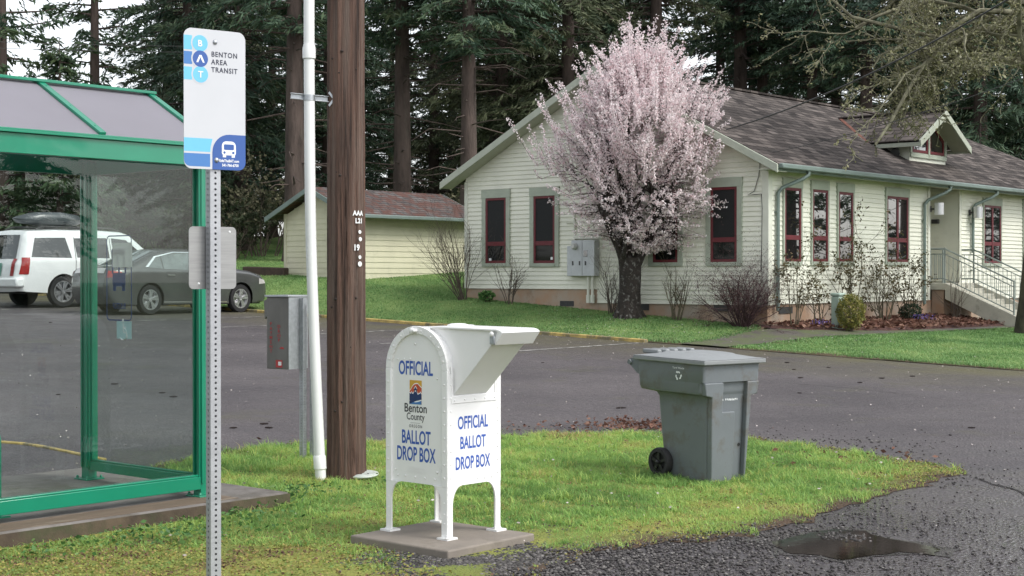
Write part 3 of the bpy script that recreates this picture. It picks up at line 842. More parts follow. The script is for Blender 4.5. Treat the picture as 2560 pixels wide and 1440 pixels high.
fd.build('foundation', FOUND, B)
vm = MB()
for p0, p1, y0, y1 in ((1400, 1434, 752, 765), (1597, 1622, 760, 775), (1784, 1828, 761, 778)):
    a0, a1 = by(p0), by(p1); zz0, zz1 = bz(y1, 0, a0), bz(y0, 0, a0)
    v = MB(); v.box(.0, .012, a1, a0, zz0, zz1)
    for k in range(5): v.box(-.006, .0, a1, a0, zz0+(zz1-zz0)*k/5, zz0+(zz1-zz0)*k/5+.012)
    v.box(-.01, 0, (a0+a1)/2-.01, (a0+a1)/2+.01, zz0, zz1)
    v.build('foundation_vent', DARKMETAL, B)
v = MB(); a0, a1 = bx(1948), bx(1982); v.box(a0, a1, 0, .012, .88, 1.04).build('foundation_vent', DARKMETAL, B)

# roof slopes (the shingles' texture runs along x and up y)
def slab(pts, t):
    m = MB(); n = len(pts); p = [Vector(q) for q in pts]
    nr = (p[1]-p[0]).cross(p[2]-p[0]).normalized()*t
    m.add(p + [q-nr for q in p], [tuple(range(n)), tuple(range(n, 2*n))[::-1]] + [(i, n+i, n+(i+1) % n, (i+1) % n) for i in range(n)])
    return m
RE = 17.6       # where the ridge ends and the hip begins
ra = slab([(-.42, -OV, EZ), (SL+OV, -OV, EZ), (RE, ym, RZ), (-.42, ym, RZ)], .06)
ra.build('roof', ROOF, B)
rb = slab([(-.42, ym, RZ), (RE, ym, RZ), (SL+OV, GW+OV, EZ), (-.42, GW+OV, EZ)], .06)
rb.build('roof', ROOF, B)
slab([(SL+OV, -OV, EZ), (SL+OV, GW+OV, EZ), (RE, ym, RZ)], .06).build('roof', ROOF_D, B)
rc = MB(); rc.bar((-.44, ym, RZ+.0), (RE, ym, RZ+.0), .26, .05).build('ridge_cap', ROOF, B)
bg_ = MB()
for (ya, za), (yb, zb) in (((-OV-.02, EZ-.01), (ym, RZ-.0)), ((ym, RZ-.0), (GW+OV+.02, EZ-.01))):
    bg_.prism([(ya, za-.20), (yb, zb-.20), (yb, zb-.012), (ya, za-.012)], lambda a, b, c: (c, a, b), -.475, -.425)
bg_.build('barge_board', BARGE, B, bevel=.006)
sf = MB()
sf.prism([(-OV, EZ-.16), (ym, RZ-.16), (GW+OV, EZ-.16), (GW+OV, EZ-.185), (ym, RZ-.185), (-OV, EZ-.185)], lambda a, b, c: (c, a, b), -.42, -.01)
sf.box(-.42, SL+.4, -OV+.03, .0, EZ-.13, EZ-.105)
sf.build('soffit', SOFFIT, B)
gt = MB(); gt.box(-.40, SL+.5, -OV-.13, -OV-.005, EZ-.12, EZ-.0)
gt.box(-.40, SL+.5, -OV-.015, -.46, EZ-.17, EZ-.03)
gt.build('gutter', GUTTER, B, bevel=.03)
def downspout(px, z_bot):
    x = bx(px) ; d = MB()
    d.tube([(x+.55, -OV-.06, EZ-.10), (x+.55, -OV-.06, EZ-.20), (x+.45, -OV+.02, EZ-.29), (x+.12, -.12, EZ-.50), (x, -.085, EZ-.62), (x, -.085, EZ-.80), (x, -.085, z_bot)],
           .045, 8)
    for zz in (3.2, 1.9): d.box(x-.06, x+.06, -.09, -.02, zz, zz+.03)
    d.build('downspout', GUTTER, B, smooth=60)
downspout(1937, .95); downspout(2304, 1.0); downspout(2425, 2.4)

def window(px0, px1, py0, py1, wall, mull, cross, screen=False, trim=.10, head=.22):
    """trim > red frame, panes; px limits are those of the red frame"""
    if wall == 'g':
        a0, a1 = sorted((by(px0), by(px1))); f = gable; zz = lambda py, a: bz(py, 0, a)
    else:
        a0, a1 = bx(px0), bx(px1); f = longw; zz = lambda py, a: bz(py, a, 0)
    am = (a0+a1)/2; z0, z1 = zz(py1, am), zz(py0, am)
    def bx_(mb, A0, A1, d0, d1, Z0, Z1):
        v = [f(a, d, z) for z in (Z0, Z1) for a, d in ((A0, d0), (A1, d0), (A1, d1), (A0, d1))]
        mb.add(v, [(0,3,2,1),(4,5,6,7),(0,1,5,4),(1,2,6,5),(2,3,7,6),(3,0,4,7)])
    t = MB()
    bx_(t, a0-trim, a0, .0, .062, z0-.09, z1+.02); bx_(t, a1, a1+trim, .0, .062, z0-.09, z1+.02)
    bx_(t, a0-trim-.01, a1+trim+.01, .0, .066, z1+.02, z1+head); bx_(t, a0, a1, .0, .075, z0-.09, z0)
    W = t.build('window', SAGE, B, bevel=.004)
    r = MB(); fw = .065
    bx_(r, a0, a0+fw, .0, .055, z0, z1+.02); bx_(r, a1-fw, a1, .0, .055, z0, z1+.02)
    bx_(r, a0+fw, a1-fw, 0, .055, z0, z0+fw); bx_(r, a0+fw, a1-fw, 0, .055, z1-fw+.02, z1+.02)
    zc = z0 + (z1-z0)*cross
    bx_(r, a0+fw, a1-fw, 0, .051, zc-.055, zc+.055)
    if mull: bx_(r, am-.045, am+.045, 0, .058, z0+fw, z1-fw+.02)
    r.build('sash_frame', REDWOOD, W, bevel=.006)
    halves = ((a0+fw, am-.045), (am+.045, a1-fw)) if mull else ((a0+fw, a1-fw),)
    for h0, h1 in halves:
        p = MB(); bx_(p, h0, h1, .0, .038, zc+.055, z1-fw+.02); p.build('pane', SCREEN if screen else PANE, W)
        p = MB(); bx_(p, h0, h1, .0, .038, z0+fw, zc-.055); p.build('pane', PANE_D if screen else PANE, W)
    return W
for p0, p1, y0, y1 in ((1217, 1268, 497, 658), (1337, 1390, 492, 658), (1635, 1697, 480, 656), (1779, 1845, 470, 655)):
    window(p0, p1, y0, y1, 'g', False, .30, True, .13, .24)
for p0, p1, y0, y1 in ((1957, 1998, 472, 654), (2027, 2065, 477, 654), (2092, 2128, 483, 654)):
    window(p0, p1, y0, y1, 'l', False, .33, False, .06, .24)
window(2213, 2266, 494, 655, 'l', True, .34, False, .06, .24)
window(2456, 2498, 516, 658, 'l', True, .34, False, .06, .24)
window(2556, 2602, 520, 658, 'l', True, .34, False, .06, .24)
for k in range(2):
    window(2700+k*130, 2742+k*130, 528+k*8, 660, 'l', True, .34, False, .06, .24)
# small white notices in two panes
for px, py in ((1228, 649), (1382, 646)):
    a = by(px); s = MB(); s.box(-.042, -.039, a-.04, a+.04, bz(py, 0, a)-.035, bz(py, 0, a)+.035); s.build('sticker', WHITE_INK, B)
# entrance door in the recess
dr = MB(); dr.box(REC0+.25, REC0+1.15, RD-.05, RD-.024, 1.6, 3.7).build('door', REDWOOD, B, bevel=.005)
dp = MB(); dp.box(REC0+.4, REC0+1.0, RD-.06, RD-.052, 1.9, 3.5).build('door_pane', PANE, B)
mb_ = MB(); mb_.box(REC1-.13, REC1-.022, .55, .75, bz(553, REC1, .6)-.07, bz(553, REC1, .6)+.05).build('mail_slot', DARKMETAL, B, bevel=.01)

# dormer
DF, DC, DX0, DX1 = .76, 9.80, 8.66, 10.93
PK, DE, DH = 6.34, 5.42, 1.62
dw = MB()
dz = lambda x: PK - .12 - abs(x-DC)*(PK-DE)/DH
dw.prism([(DX0, 4.90), (DX1, 4.90), (DX1, dz(DX1)), (DC, dz(DC)), (DX0, dz(DX0))], lambda a, b, c: (a, c, b), DF, DF+.08)
for x in (DX0, DX1-.08):
    zz = dz(x)
    dw.prism([(DF+.08, 4.93), (2.6, roofz(2.6)-.05), (2.6, zz), (DF+.08, zz)], lambda a, b, c: (c, a, b), x, x+.08)
D = dw.build('dormer', WHITE_TRIM, B)
for sgn in (-1, 1):
    ex = DC + sgn*DH
    pts = [(DC, .26, PK), (DC, 3.60, PK), (ex, 1.78, DE), (ex, .26, DE)]
    slab(pts if sgn < 0 else pts[::-1], .05).build('dormer_roof', ROOF_D, D)
    bm_ = MB(); bm_.prism([(DC, PK-.20), (ex, DE-.20), (ex, DE-.01), (DC, PK-.01)], lambda a, b, c: (a, c, b), .19, .25)
    bm_.box(min(ex, ex-sgn*.03), max(ex, ex-sgn*.03), .25, 1.75, DE-.17, DE-.06)
    bm_.build('dormer_barge_board', BARGE, D, bevel=.005)
    so = MB(); so.prism([(DC, PK-.12), (ex-sgn*.03, DE-.10), (ex-sgn*.03, DE-.12), (DC, PK-.15)], lambda a, b, c: (a, c, b), .25, DF)
    so.build('dormer_soffit', SOFFIT, D)
br = MB(); br.box(DC-.06, DC+.06, .25, DF, PK-.34, PK-.16).build('dormer_bracket', BARGE, D, bevel=.008)
tr = MB(); tr.box(DC-.05, DC+.05, DF-.05, DF, 5.06, dz(DC)-.1); tr.box(DX0+.02, DX1-.02, DF-.05, DF, 5.02, 5.14)
tr.box(DX0, DX0+.1, DF-.045, DF, 5.14, dz(DX0)-.0); tr.box(DX1-.1, DX1, DF-.045, DF, 5.14, dz(DX1)-.0)
tr.build('dormer_window_trim', SAGE, D, bevel=.004)
for sgn in (-1, 1):
    xo, xi = DC+sgn*.98, DC+sgn*.06
    q = lambda e: [(xi+sgn*e, 5.16+e), (xo-sgn*e, 5.16+e), (xo-sgn*e, dz(xo)-.08-e), (xi+sgn*e, dz(xi)-.10-e*1.2)]
    f = MB(); o_, i_ = q(0), q(.075)
    for k in range(4):
        k2 = (k+1) % 4
        f.prism([o_[k], o_[k2], i_[k2], i_[k]], lambda a, b, c: (a, c, b), DF-.03, DF)
    fr = f.build('dormer_window', REDWOOD, D)
    MB().prism(i_, lambda a, b, c: (a, c, b), DF-.012, DF).build('pane', PANE, fr)
sp = MB(); sp.lathe([(.10, 0), (.13, .22), (.11, .24)], 10, (DX0-.02, 1.15, 5.2), (-.8, -.3, -.3)); sp.build('floodlight', DARKMETAL, D, smooth=40)

dr_ = MB(); dr_.bar((DC, .24, PK+.005), (DC, 3.5, PK+.005), .2, .04); dr_.build('dormer_ridge_cap', ROOF_D, D)
RUST = M('leaf_filled_valley', (.13, .05, .034), .9, .35, 9, bump=.6, bscale=40)
dv = MB()
for sgn in (-1, 1): dv.bar((DC+sgn*.12, 3.40, PK-.05), (DC+sgn*DH, 1.78, DE+.0), .10, .04)
dv.build('dormer_valley', RUST, D)
# things fixed to the building
def wall_lamp(px, py, label):
    x = bx(px); zc = bz(py, x, -.25)
    o = thing('wall_lamp', label, 'lamp', (*bworld(x, -.02), zc), TH, 'drum lamps by the entrance')
    m = MB(); m.box(-.05, .05, -.03, .0, -.08, .08); m.bar((0, -.02, 0), (0, -.16, 0), .05, .05); m.build('bracket', DARKMETAL, o, bevel=.006)
    m = MB(); m.lathe([(.125, -.16), (.125, .155), (.11, .16)], 20, (0, -.26, 0)); m.build('lamp_shade', M('brushed_lamp_shade', (.62, .63, .64), .35, .05, metal=.6), o, smooth=40)
wall_lamp(2323, 522, 'larger silver drum wall lamp left of the entrance recess')
wall_lamp(2421, 531, 'smaller silver drum wall lamp right of the entrance recess')

mg = M('meter_box_grey', (.52, .545, .56), .5, .06, 5, metal=.1)
a0, a1 = by(1500), by(1428); zc0, zc1 = bz(690, 0, a0), bz(601, 0, a0)
ac = by(1467)
E = thing('electric_meter_box', 'grey electric meter cabinet with round glass meter on the gable wall', 'meter box', (*bworld(0, ac), zc0), TH)
def eb(m, p0, p1, d0, d1, y0, y1):
    b0, b1 = by(p1)-ac, by(p0)-ac
    m.box(-d1, -d0, b0, b1, bz(y1, 0, ac)-zc0, bz(y0, 0, ac)-zc0)
m = MB(); eb(m, 1443, 1469.5, .02, .24, 601, 690); eb(m, 1470, 1500, .02, .235, 601, 690); m.build('cabinet', mg, E, bevel=.008)
m = MB(); eb(m, 1428, 1443, .02, .17, 615, 690); m.build('side_box', mg, E, bevel=.008)
m = MB(); m.lathe([(.085, 0), (.085, .05), (.075, .09), (.05, .12)], 18, (-.24, by(1453)-ac, bz(616, 0, ac)-zc0), (-1, 0, 0)); m.build('meter', M('meter_glass', (.55, .56, .54), .15, .05, coat=.5), E, smooth=40)
m = MB(); eb(m, 1473.5, 1483, .23, .245, 626, 642); m.build('meter_window', PANE, E, bevel=.01)
for px in (1447, 1464, 1478.5): m = MB(); eb(m, px-1, px+1, .23, .26, 653, 663); m.build('latch', DARKMETAL, E)
for px in (1478, 1488.5):
    b = by(px)-ac; m = MB(); m.tube([(-.12, b, 0), (-.12, b, bz(738, 0, ac)-zc0)], .035, 8); m.tube([(-.12, b, bz(737, 0, ac)-zc0), (-.12, b, bz(757, 0, ac)-zc0)], .055, 8); m.build('conduit', WHITE_TRIM, E, smooth=40)
b = by(1440)-ac; m = MB(); m.tube([(-.06, b, bz(615, 0, ac)-zc0), (-.06, b, bz(505, 0, ac)-zc0)], .03, 8); m.box(-.05, -.02, b, b+.28, bz(556, 0, ac)-zc0-.012, bz(556, 0, ac)-zc0+.012)
m.build('conduit', WHITE_TRIM, E, smooth=40)
m = MB(); m.prism([(by(1512)-ac, 0), (by(1440)-ac, 0), (by(1470)-ac, .12)], lambda a, b, c: (-c, a, b+bz(590, 0, ac)-zc0), .02, .1); eb(m, 1440, 1512, .02, .1, 590, 597); m.build('hood', WHITE_TRIM, E)

# thin cable hanging from the eave at the corner
m = MB(); pts = []
for px, py in ((1900, 372), (1903, 400), (1899, 440), (1888, 478), (1872, 488), (1888, 487), (1906, 485), (1908, 520), (1907, 600), (1905, 680)):
    a = max(by(px), .02); pts.append((*bworld(-.045, a), bz(py, 0, a)))
m.tube(pts, .009, 5)
tag(m.build('telephone_wire', DARKMETAL, smooth=60), 'thin black wire dangling down the corner of the gable wall', 'wire')

# porch steps
S = thing('porch_steps', 'concrete porch steps with grey green pipe railings leading to the entrance', 'steps', (*bworld(8.35, 0), 0), TH)
PORCH = M('porch_concrete', (.46, .45, .38), .8, .1, 3, grime=((.2, .19, .15), 2.5, .55, .6))
RAILC = M('railing_paint', (.24, .28, .26), .5, .1)
LW, LO, LZ = 1.95, .42, 1.56           # landing width, reach beyond the wall, height
gz0 = Z(*bworld(8.35, -2.4))
m = MB(); m.box(0, LW, -LO, 1.45, LZ-.18, LZ); m.build('landing', PORCH, S, bevel=.01)
m = MB(); m.box(.1, LW-.1, -LO+.08, 0, -.1, LZ-.18); m.build('landing_base', FOUND, S)
NS = 7; RUN, RISE = .29, (LZ-gz0)/8
for k in range(NS):
    m = MB(); m.box(.08, LW-.08, -LO-RUN*(k+1), -LO-RUN*k, LZ-RISE*(k+1)-.06, LZ-RISE*(k+1)); m.box(.08, LW-.08, -LO-RUN*k-.02, -LO-RUN*k-.002, LZ-RISE*(k+1), LZ-RISE*k-.06); m.build('step', PORCH, S, bevel=.006)
ye = -LO-RUN*NS-.1
for x in (0, LW-.08):
    m = MB(); m.prism([(-LO, LZ), (ye, gz0+.22), (ye, gz0-.15), (ye+.25, gz0-.15), (-LO, LZ-.42)], lambda a, b, c: (c, a, b), x, x+.08); m.build('stringer', PORCH, S, bevel=.01)
def rail_run(pts, name='railing'):
    """pts: base points of the railing; top and bottom pipes and balusters"""
    m = MB()
    p = [Vector(q) for q in pts]
    up = Vector((0, 0, 1))
    for a, b in zip(p[:-1], p[1:]):
        m.tube([a+up*.92, b+up*.92], .022, 6); m.tube([a+up*.12, b+up*.12], .016, 6); m.tube([a+up*.78, b+up*.78], .014, 6)
        n = max(1, int((b-a).length/.13))
        for k in range(1, n): q = a.lerp(b, k/n); m.tube([q+up*.12, q+up*.78], .010, 4, False)
    for q in p: m.tube([q-up*.05, q+up*.95], .024, 6)
    return m.build(name, RAILC, S, smooth=60)
rail_run([(.05, .02, LZ), (.05, -LO+.03, LZ), (.05, ye+.25, gz0+.28)])
rail_run([(LW-.05, .02, LZ), (LW-.05, -LO+.03, LZ), (LW-.05, ye+.25, gz0+.28)])
rail_run([(.05, .10, LZ), (1.0, .10, LZ)], 'guard_rail')

# utility pedestal in the mulch bed, white pipe stubs at the corner
c = gp(2095, 826); P_ = thing('utility_pedestal', 'pale green utility pedestal standing in the mulch beside a yellow bush', 'pedestal', (*c, Z(*c)+.05), TH)
PG = M('pedestal_green', (.33, .42, .36), .6, .06)
m = MB(); m.box(-.14, .14, -.11, .11, -.05, .74); m.build('cabinet', PG, P_, bevel=.03)
m = MB(); m.box(-.155, .155, -.125, .125, .741, .82); m.build('cap', PG, P_, bevel=.03)
for px, py, h, lab in ((1936, 812, .24, 'white plastic pipe stub under the corner downspout'), (1949, 812, .22, 'short grey pipe stub beside the white one at the building corner')):
    c = gp(px, py); q = Vector((*c, Z(*c))); m = MB(); m.tube([(0, 0, -.05), (0, 0, h), (0, 0, h+.01)], [.055, .055, .04], 10)
    o = m.build('pipe_stub', WHITE_TRIM if px < 1940 else STEEL, smooth=50); o.location = q; tag(o, lab, 'pipe')

# ------------------------------------------------------------------ the shed
SH = thing('shed', 'small pale yellow shed with leaf strewn shingle roof behind the pole', 'shed', (-4.57, 44.0, 0), TH)
SW_, SLN, SE, SP = 3.03, 5.0, 3.78, 4.38
hm = SW_/2
m = MB(); sp_ = .163
def srz(y): return SP - .02 - abs(y-hm)*(SP-3.52)/(hm+.42)
z = 1.5
while z < 4.2:
    off = 0 if z+sp_ < srz(0)-.1 else (z+sp_+.1-srz(0))/((SP-3.52)/(hm+.42))
    if SW_-2*off > .1: board(m, gable, off, SW_-off, z, z+sp_, .02)
    if z+sp_ < 3.64: board(m, longw, 0, SLN, z, z+sp_, .02)
    z += sp_
m.prism([(0, 1.2), (SW_, 1.2), (SW_, srz(0)-.12), (hm, SP-.16), (0, srz(0)-.12)], lambda a, b, c: (c, a, b), .003, SLN)
m.build('wall', SHED_SIDING, SH)
m = MB(); m.box(-.03, .1, -.032, -.005, 1.4, 3.62); m.box(-.032, -.005, -.005, .1, 1.4, 3.62); m.build('corner_board', SHED_SIDING, SH)
m = MB(); m.box(-.032, -.005, SW_-.1, SW_+.01, 1.4, 3.62); m.build('corner_board', SHED_SIDING, SH)
SROOF = shingle_mat('shed_shingles', (.085, .078, .076), (.15, .14, .135), 'xy', .32, .16, ((.125, .058, .045), 2.6, .45, .8))
for sgn in (1, -1):
    e = (-.42 if sgn > 0 else SW_+.42)
    pts = [(-.4, e, 3.52), (SLN+.35, e, 3.52), (SLN+.35, hm, SP), (-.4, hm, SP)]
    slab(pts if sgn > 0 else pts[::-1], .05).build('roof', SROOF, SH)
    m = MB(); m.prism([(e, 3.37), (hm, SP-.15), (hm, SP-.005), (e, 3.515)], lambda a, b, c: (c, a, b), -.45, -.405); m.build('barge_board', GUTTER, SH)
    m = MB(); m.prism([(e, 3.37), (hm, SP-.15), (hm, SP-.005), (e, 3.515)], lambda a, b, c: (c, a, b), SLN+.355, SLN+.39); m.build('barge_board', GUTTER, SH)
m = MB(); m.box(-.4, SLN+.35, -.53, -.425, 3.42, 3.53); m.build('gutter', GUTTER, SH, bevel=.02)
# low timber edging in the slope left of the shed
a, b = Vector((*gp(612, 690, 40, 60), 0)), Vector((*gp(716, 692, 40, 60), 0))
m = MB(); d = (b-a); m.bar((a.x, a.y, Z(a.x, a.y)+.12), (b.x, b.y, Z(b.x, b.y)+.10), .3, .34)
tag(m.build('timber_edging', M('dark_old_timber', (.045, .03, .022), .9, .3, 8, bump=.5, bscale=30), bevel=.04), 'dark low timber edging in the slope beside the shed', 'edging')
# ------------------------------------------------------------------ ballot drop box on its slab
RB = R(48.2)
ps = thing('concrete_pad', 'square grey concrete pad under the white ballot box', 'pad', (-.39, 9.28, 0), R(49.5))
m = MB(); m.box(0, .83, 0, .87, -.08, .07); m.build('slab', PAD_CONC, ps, bevel=.012, seg=3)

BB = thing('ballot_drop_box', 'white arched ballot drop box with blue lettering and pull chute', 'drop box', (-.412, 9.66, .07), RB)
W_, D_, ZB, ZS, RA = .56, .50, .335, 1.073, .28
def arch(ins, zb, n=18):
    r = RA-ins
    pts = [(ins, zb), (W_-ins, zb)]
    pts += [(RA + r*math.cos(t), ZS + r*math.sin(t)) for t in np.linspace(0, math.pi, n)]
    return pts
xyz = lambda a, b, c: (c, a, b)
m = MB(); m.prism(arch(.004, ZB), xyz, .012, D_-.012)
m.build('body', WHITE, BB, smooth=40)
for x0, x1 in ((-.004, .016), (D_-.016, D_+.004)):       # raised rims with rivets round both arched ends
    m = MB(); o_, i_ = arch(-.003, ZB-.005), arch(.046, ZB-.005)
    n = len(o_)
    for k in range(1, n):
        k2 = (k+1) % n
        m.prism([o_[k], o_[k2], i_[k2], i_[k]], xyz, x0, x1)
    s = -1 if x0 < .1 else 1; xr = x0 if s < 0 else x1
    if s < 0:
        for y in (.022, W_-.022):
            for z in np.arange(.39, 1.06, .085): m.dome((xr, y, z), (s, 0, 0), .0085)
        for t in np.linspace(.25, math.pi-.25, 8): m.dome((xr, RA+.255*math.cos(t), ZS+.255*math.sin(t)), (s, 0, 0), .0085)
    m.build('rim', WHITE, BB, smooth=35, bevel=.003)
m = MB()     # rivets of the arched panel and the knob at its top
for y in (.12, .21, .30, .39, .46): m.dome((.010, y, ZB+.04), (-1, 0, 0), .008)
for y, z in ((.46, 1.135), (.40, 1.138), (.345, 1.14), (.30, 1.24), (.10, 1.02), (.485, .41), (.10, .42)): m.dome((.010, y, z), (-1, 0, 0), .008)
m.lathe([(.020, 0), (.020, .012), (.012, .018)], 12, (-.006, .31, ZS+.252), (-1, 0, 0)); m.lathe([(.011, 0), (.011, .03), (.006, .034)], 10, (-.004, .275, ZS+.254), (-1, 0, 0))
m.build('rivet', WHITE, BB, smooth=40)
m = MB()     # the long side: corner angles, lower edge, rivets
for x0, x1 in ((-.002, .052), (D_-.052, D_+.002)): m.box(x0, x1, -.004, .004, ZB-.005, ZS-.02)
m.box(.052, D_-.052, -.0015, .004, ZB, .88)
for x in (.03, D_-.03):
    for z in np.arange(.39, 1.04, .085): m.dome((x, -.004, z), (0, -1, 0), .0075)
for x in np.arange(.09, .46, .065): m.dome((x, -.0015, ZB+.03), (0, -1, 0), .0075)
for y in (.004, W_-.004):
    pass
m.build('side_panel', WHITE, BB, smooth=35)
def leg(cx, cy, sx, sy, foot):
    """an angle-iron leg at the corner (cx, cy), opening towards (sx, sy), flaring into the body"""
    prof = [(0, 0), (.048, 0), (.048, .21)] + [(.048 + .085*(1-math.cos(t)), .21 + .125*math.sin(t)) for t in np.linspace(.15, math.pi/2, 7)] + [(0, .335)]
    m = MB()
    m.prism(prof, lambda a, b, c: (cx+sx*a, cy+sy*c, b), -.003, .008)
    m.prism(prof, lambda a, b, c: (cx+sx*c, cy+sy*a, b), -.003, .008)
    for z in (.10, .16, .23): m.dome((cx-sx*.003, cy+sy*.024, z), (-sx, 0, 0), .006); m.dome((cx+sx*.024, cy-sy*.003, z), (0, -sy, 0), .006)
    l = m.build('leg', WHITE, BB, smooth=30)
    m = MB(); m.box(cx-sx*.03, cx+sx*.065, cy-sy*.03, cy+sy*.065, 0, .012) if sx*sy > 0 else m.box(min(cx-sx*.03, cx+sx*.065), max(cx-sx*.03, cx+sx*.065), min(cy-sy*.03, cy+sy*.065), max(cy-sy*.03, cy+sy*.065), 0, .012)
    m.lathe([(.009, .012), (.009, .03), (.005, .034)], 8, (cx+sx*foot[0], cy+sy*foot[1], 0)); m.lathe([(.018, .011), (.018, .016)], 10, (cx+sx*foot[0], cy+sy*foot[1], 0))
    m.build('foot', WHITE, l, smooth=35)
leg(0, 0, 1, 1, (-.018, -.018)); leg(D_, 0, -1, 1, (-.018, .03)); leg(0, W_, 1, -1, (.03, -.018)); leg(D_, W_, -1, -1, (-.018, -.018))
# the pull-up chute reaching out over the long side
yz = lambda a, b, c: (c, a, b)
m = MB(); m.prism([(.30, ZS+RA-.002), (-.385, ZS+RA-.010), (-.36, ZS+RA-.095), (-.335, ZS+RA-.098), (.002, .915), (.06, .915), (.2, 1.2)], yz, .06, .372)
m.build('chute', WHITE, BB, bevel=.004)
m = MB(); m.prism([(.20, ZS+RA+.001), (-.38, ZS+RA-.003), (-.415, ZS+RA-.010), (-.436, ZS+RA-.024), (-.375, ZS+RA-.104), (-.36, ZS+RA-.102), (-.412, ZS+RA-.034), (-.38, ZS+RA-.016), (.20, ZS+RA-.010)], yz, .042, .400)
for x0, x1 in ((.042, .050), (.392, .400)): m.prism([(-.40, ZS+RA-.014), (-.43, ZS+RA-.026), (-.372, ZS+RA-.102), (-.34, ZS+RA-.098)], yz, x0+.0005, x1-.0005)
m.prism([(-.415, ZS+RA-.033), (-.374, ZS+RA-.1), (-.36, ZS+RA-.098), (-.40, ZS+RA-.03)], yz, .050, .392)
m.build('hood', WHITE, BB, bevel=.003)
m = MB()     # flange round the mouth
m.box(.03, .475, -.008, .002, .865, .912); m.box(.03, .043, -.008, .002, .912, 1.10); m.box(.462, .475, -.008, .002, .912, 1.05)
for x in np.linspace(.06, .44, 5): m.dome((x, -.008, .885), (0, -1, 0), .0075)
for z in (.96, 1.03): m.dome((.036, -.008, z), (0, -1, 0), .005)
m.build('flange', WHITE, BB, smooth=35, bevel=.002)
m = MB(); m.box(.032, .060, -.375, -.335, ZS+RA-.10, ZS+RA-.045); m.build('latch', STEEL, BB, bevel=.005)
m = MB(); m.dome((.034, -.352, ZS+RA-.035), (-1, 0, 0), .018, 10); m.build('latch_knob', WHITE, BB, smooth=40)
m = MB(); m.lathe([(.075, -.004), (.07, .008), (.045, .016), (.0, .018)], 20, (.36, RA-.03, ZS+RA-.004)); m.build('top_cap', WHITE, BB, smooth=40)
fa = lambda yc, zc: (lambda u, v, d: (.0115-d, yc-u, zc+v))          # on the arched face
fl = lambda xc, zc: (lambda u, v, d: (xc+u, -.0018-d, zc+v))         # on the long side
def btext(s, size, place, mat, width, bold=0.0, d=.0008):
    n = text('lettering', s, size, place, mat, None, 1.0, bold, depth=0)
    # scale to the measured width: rebuild with the right stretch
    vs = np.array(n.v); e = place(1, 0, 0); o = np.array(place(0, 0, 0)); ax = np.array(e)-o
    t = (vs-o)@ax; w = t.max()-t.min(); k = width/w
    nn = text('lettering', s, size, place, mat, BB, k, bold, depth=d)
    return nn
btext('OFFICIAL', .090, fa(.296, 1.082), BLUE_INK, .315, .03)
btext('Benton', .058, fa(.297, .822), BLACK_INK, .205, .018)
btext('County', .047, fa(.297, .760), BLACK_INK, .165, .010)
m = MB(); m.box(.0104, .0112, .255, .345, .7245, .7258).build('lettering', BLACK_INK, BB)
btext('O R E G O N', .020, fa(.297, .704), BLACK_INK, .118, .015)
btext('BALLOT', .088, fa(.292, .632), BLUE_INK, .265, .03)
btext('DROP BOX', .092, fa(.292, .522), BLUE_INK, .355, .03)
for s, z, w in (('SALSBURY IND.', .432, .155), ('LOS ANGELES, CA', .408, .165)): btext(s, .015, fa(.285, z), WHITE, w, .03, .0016)
btext('OFFICIAL', .082, fl(.238, .737), BLUE_INK, .285, .03)
btext('BALLOT', .080, fl(.238, .608), BLUE_INK, .240, .03)
btext('DROP BOX', .082, fl(.238, .478), BLUE_INK, .325, .03)
# county emblem: gold sky, red mountain, navy courthouse and firs, blue river
def emb(poly, col, lay):
    m = MB(); m.prism(poly, lambda a, b, c: (.0116-c, .297-a, .925+b), .0004*lay, .0004*lay+.0003); m.build('emblem', col, BB)
GOLD, REDO, NAVY, RIVER = M('emblem_gold', (.62, .36, .05), .5), M('emblem_red', (.52, .08, .03), .5), M('emblem_navy', (.012, .03, .11), .5), M('emblem_blue', (.05, .17, .42), .5)
w2, h2 = .056, .078
emb([(-w2, -h2), (w2, -h2), (w2, h2), (-w2, h2)], GOLD, 0)
def hill(k): return [(-w2, -.02), (w2, -.02), (w2, .028-k), (.035, .042-k), (.022, .053-k), (.008, .055-k), (-.012, .05-k), (-.03, .035-k), (-.042, .018-k), (-w2, .004-k)]
emb(hill(-.006), WHITE_INK, 1); emb(hill(0), REDO, 2)
def navy(e): return [(-w2, -.055), (w2, -.055), (w2, -.012+e), (.044, .0+e), (.040, -.01+e), (.030, -.008+e), (.026, -.016+e), (.018, -.012+e), (.012, .004+e), (.012, .014+e), (.016, .016+e), (.0, .036+e),
            (-.016, .016+e), (-.012, .014+e), (-.012, .002+e), (-.022, -.012+e), (-.030, -.01+e), (-.036, .0+e), (-.042, -.012+e), (-w2, -.006+e)]
emb(navy(.007), WHITE_INK, 3); emb(navy(0), NAVY, 4)
emb([(-.004, .003), (.004, .003), (.004, .013), (-.004, .013)], WHITE_INK, 5)
emb([(-w2, -h2), (w2, -h2), (w2, -.045), (.03, -.052), (.0, -.058), (-.03, -.054), (-w2, -.062)], WHITE_INK, 5)
emb([(-w2, -h2), (w2, -h2), (w2, -.052), (.03, -.060), (.0, -.066), (-.03, -.062), (-w2, -.070)], RIVER, 6)
emb([(-w2, -h2), (-w2, -.058), (-.02, -.050), (.02, -.052), (-.01, -.062), (-.04, -.073)], NAVY, 7)

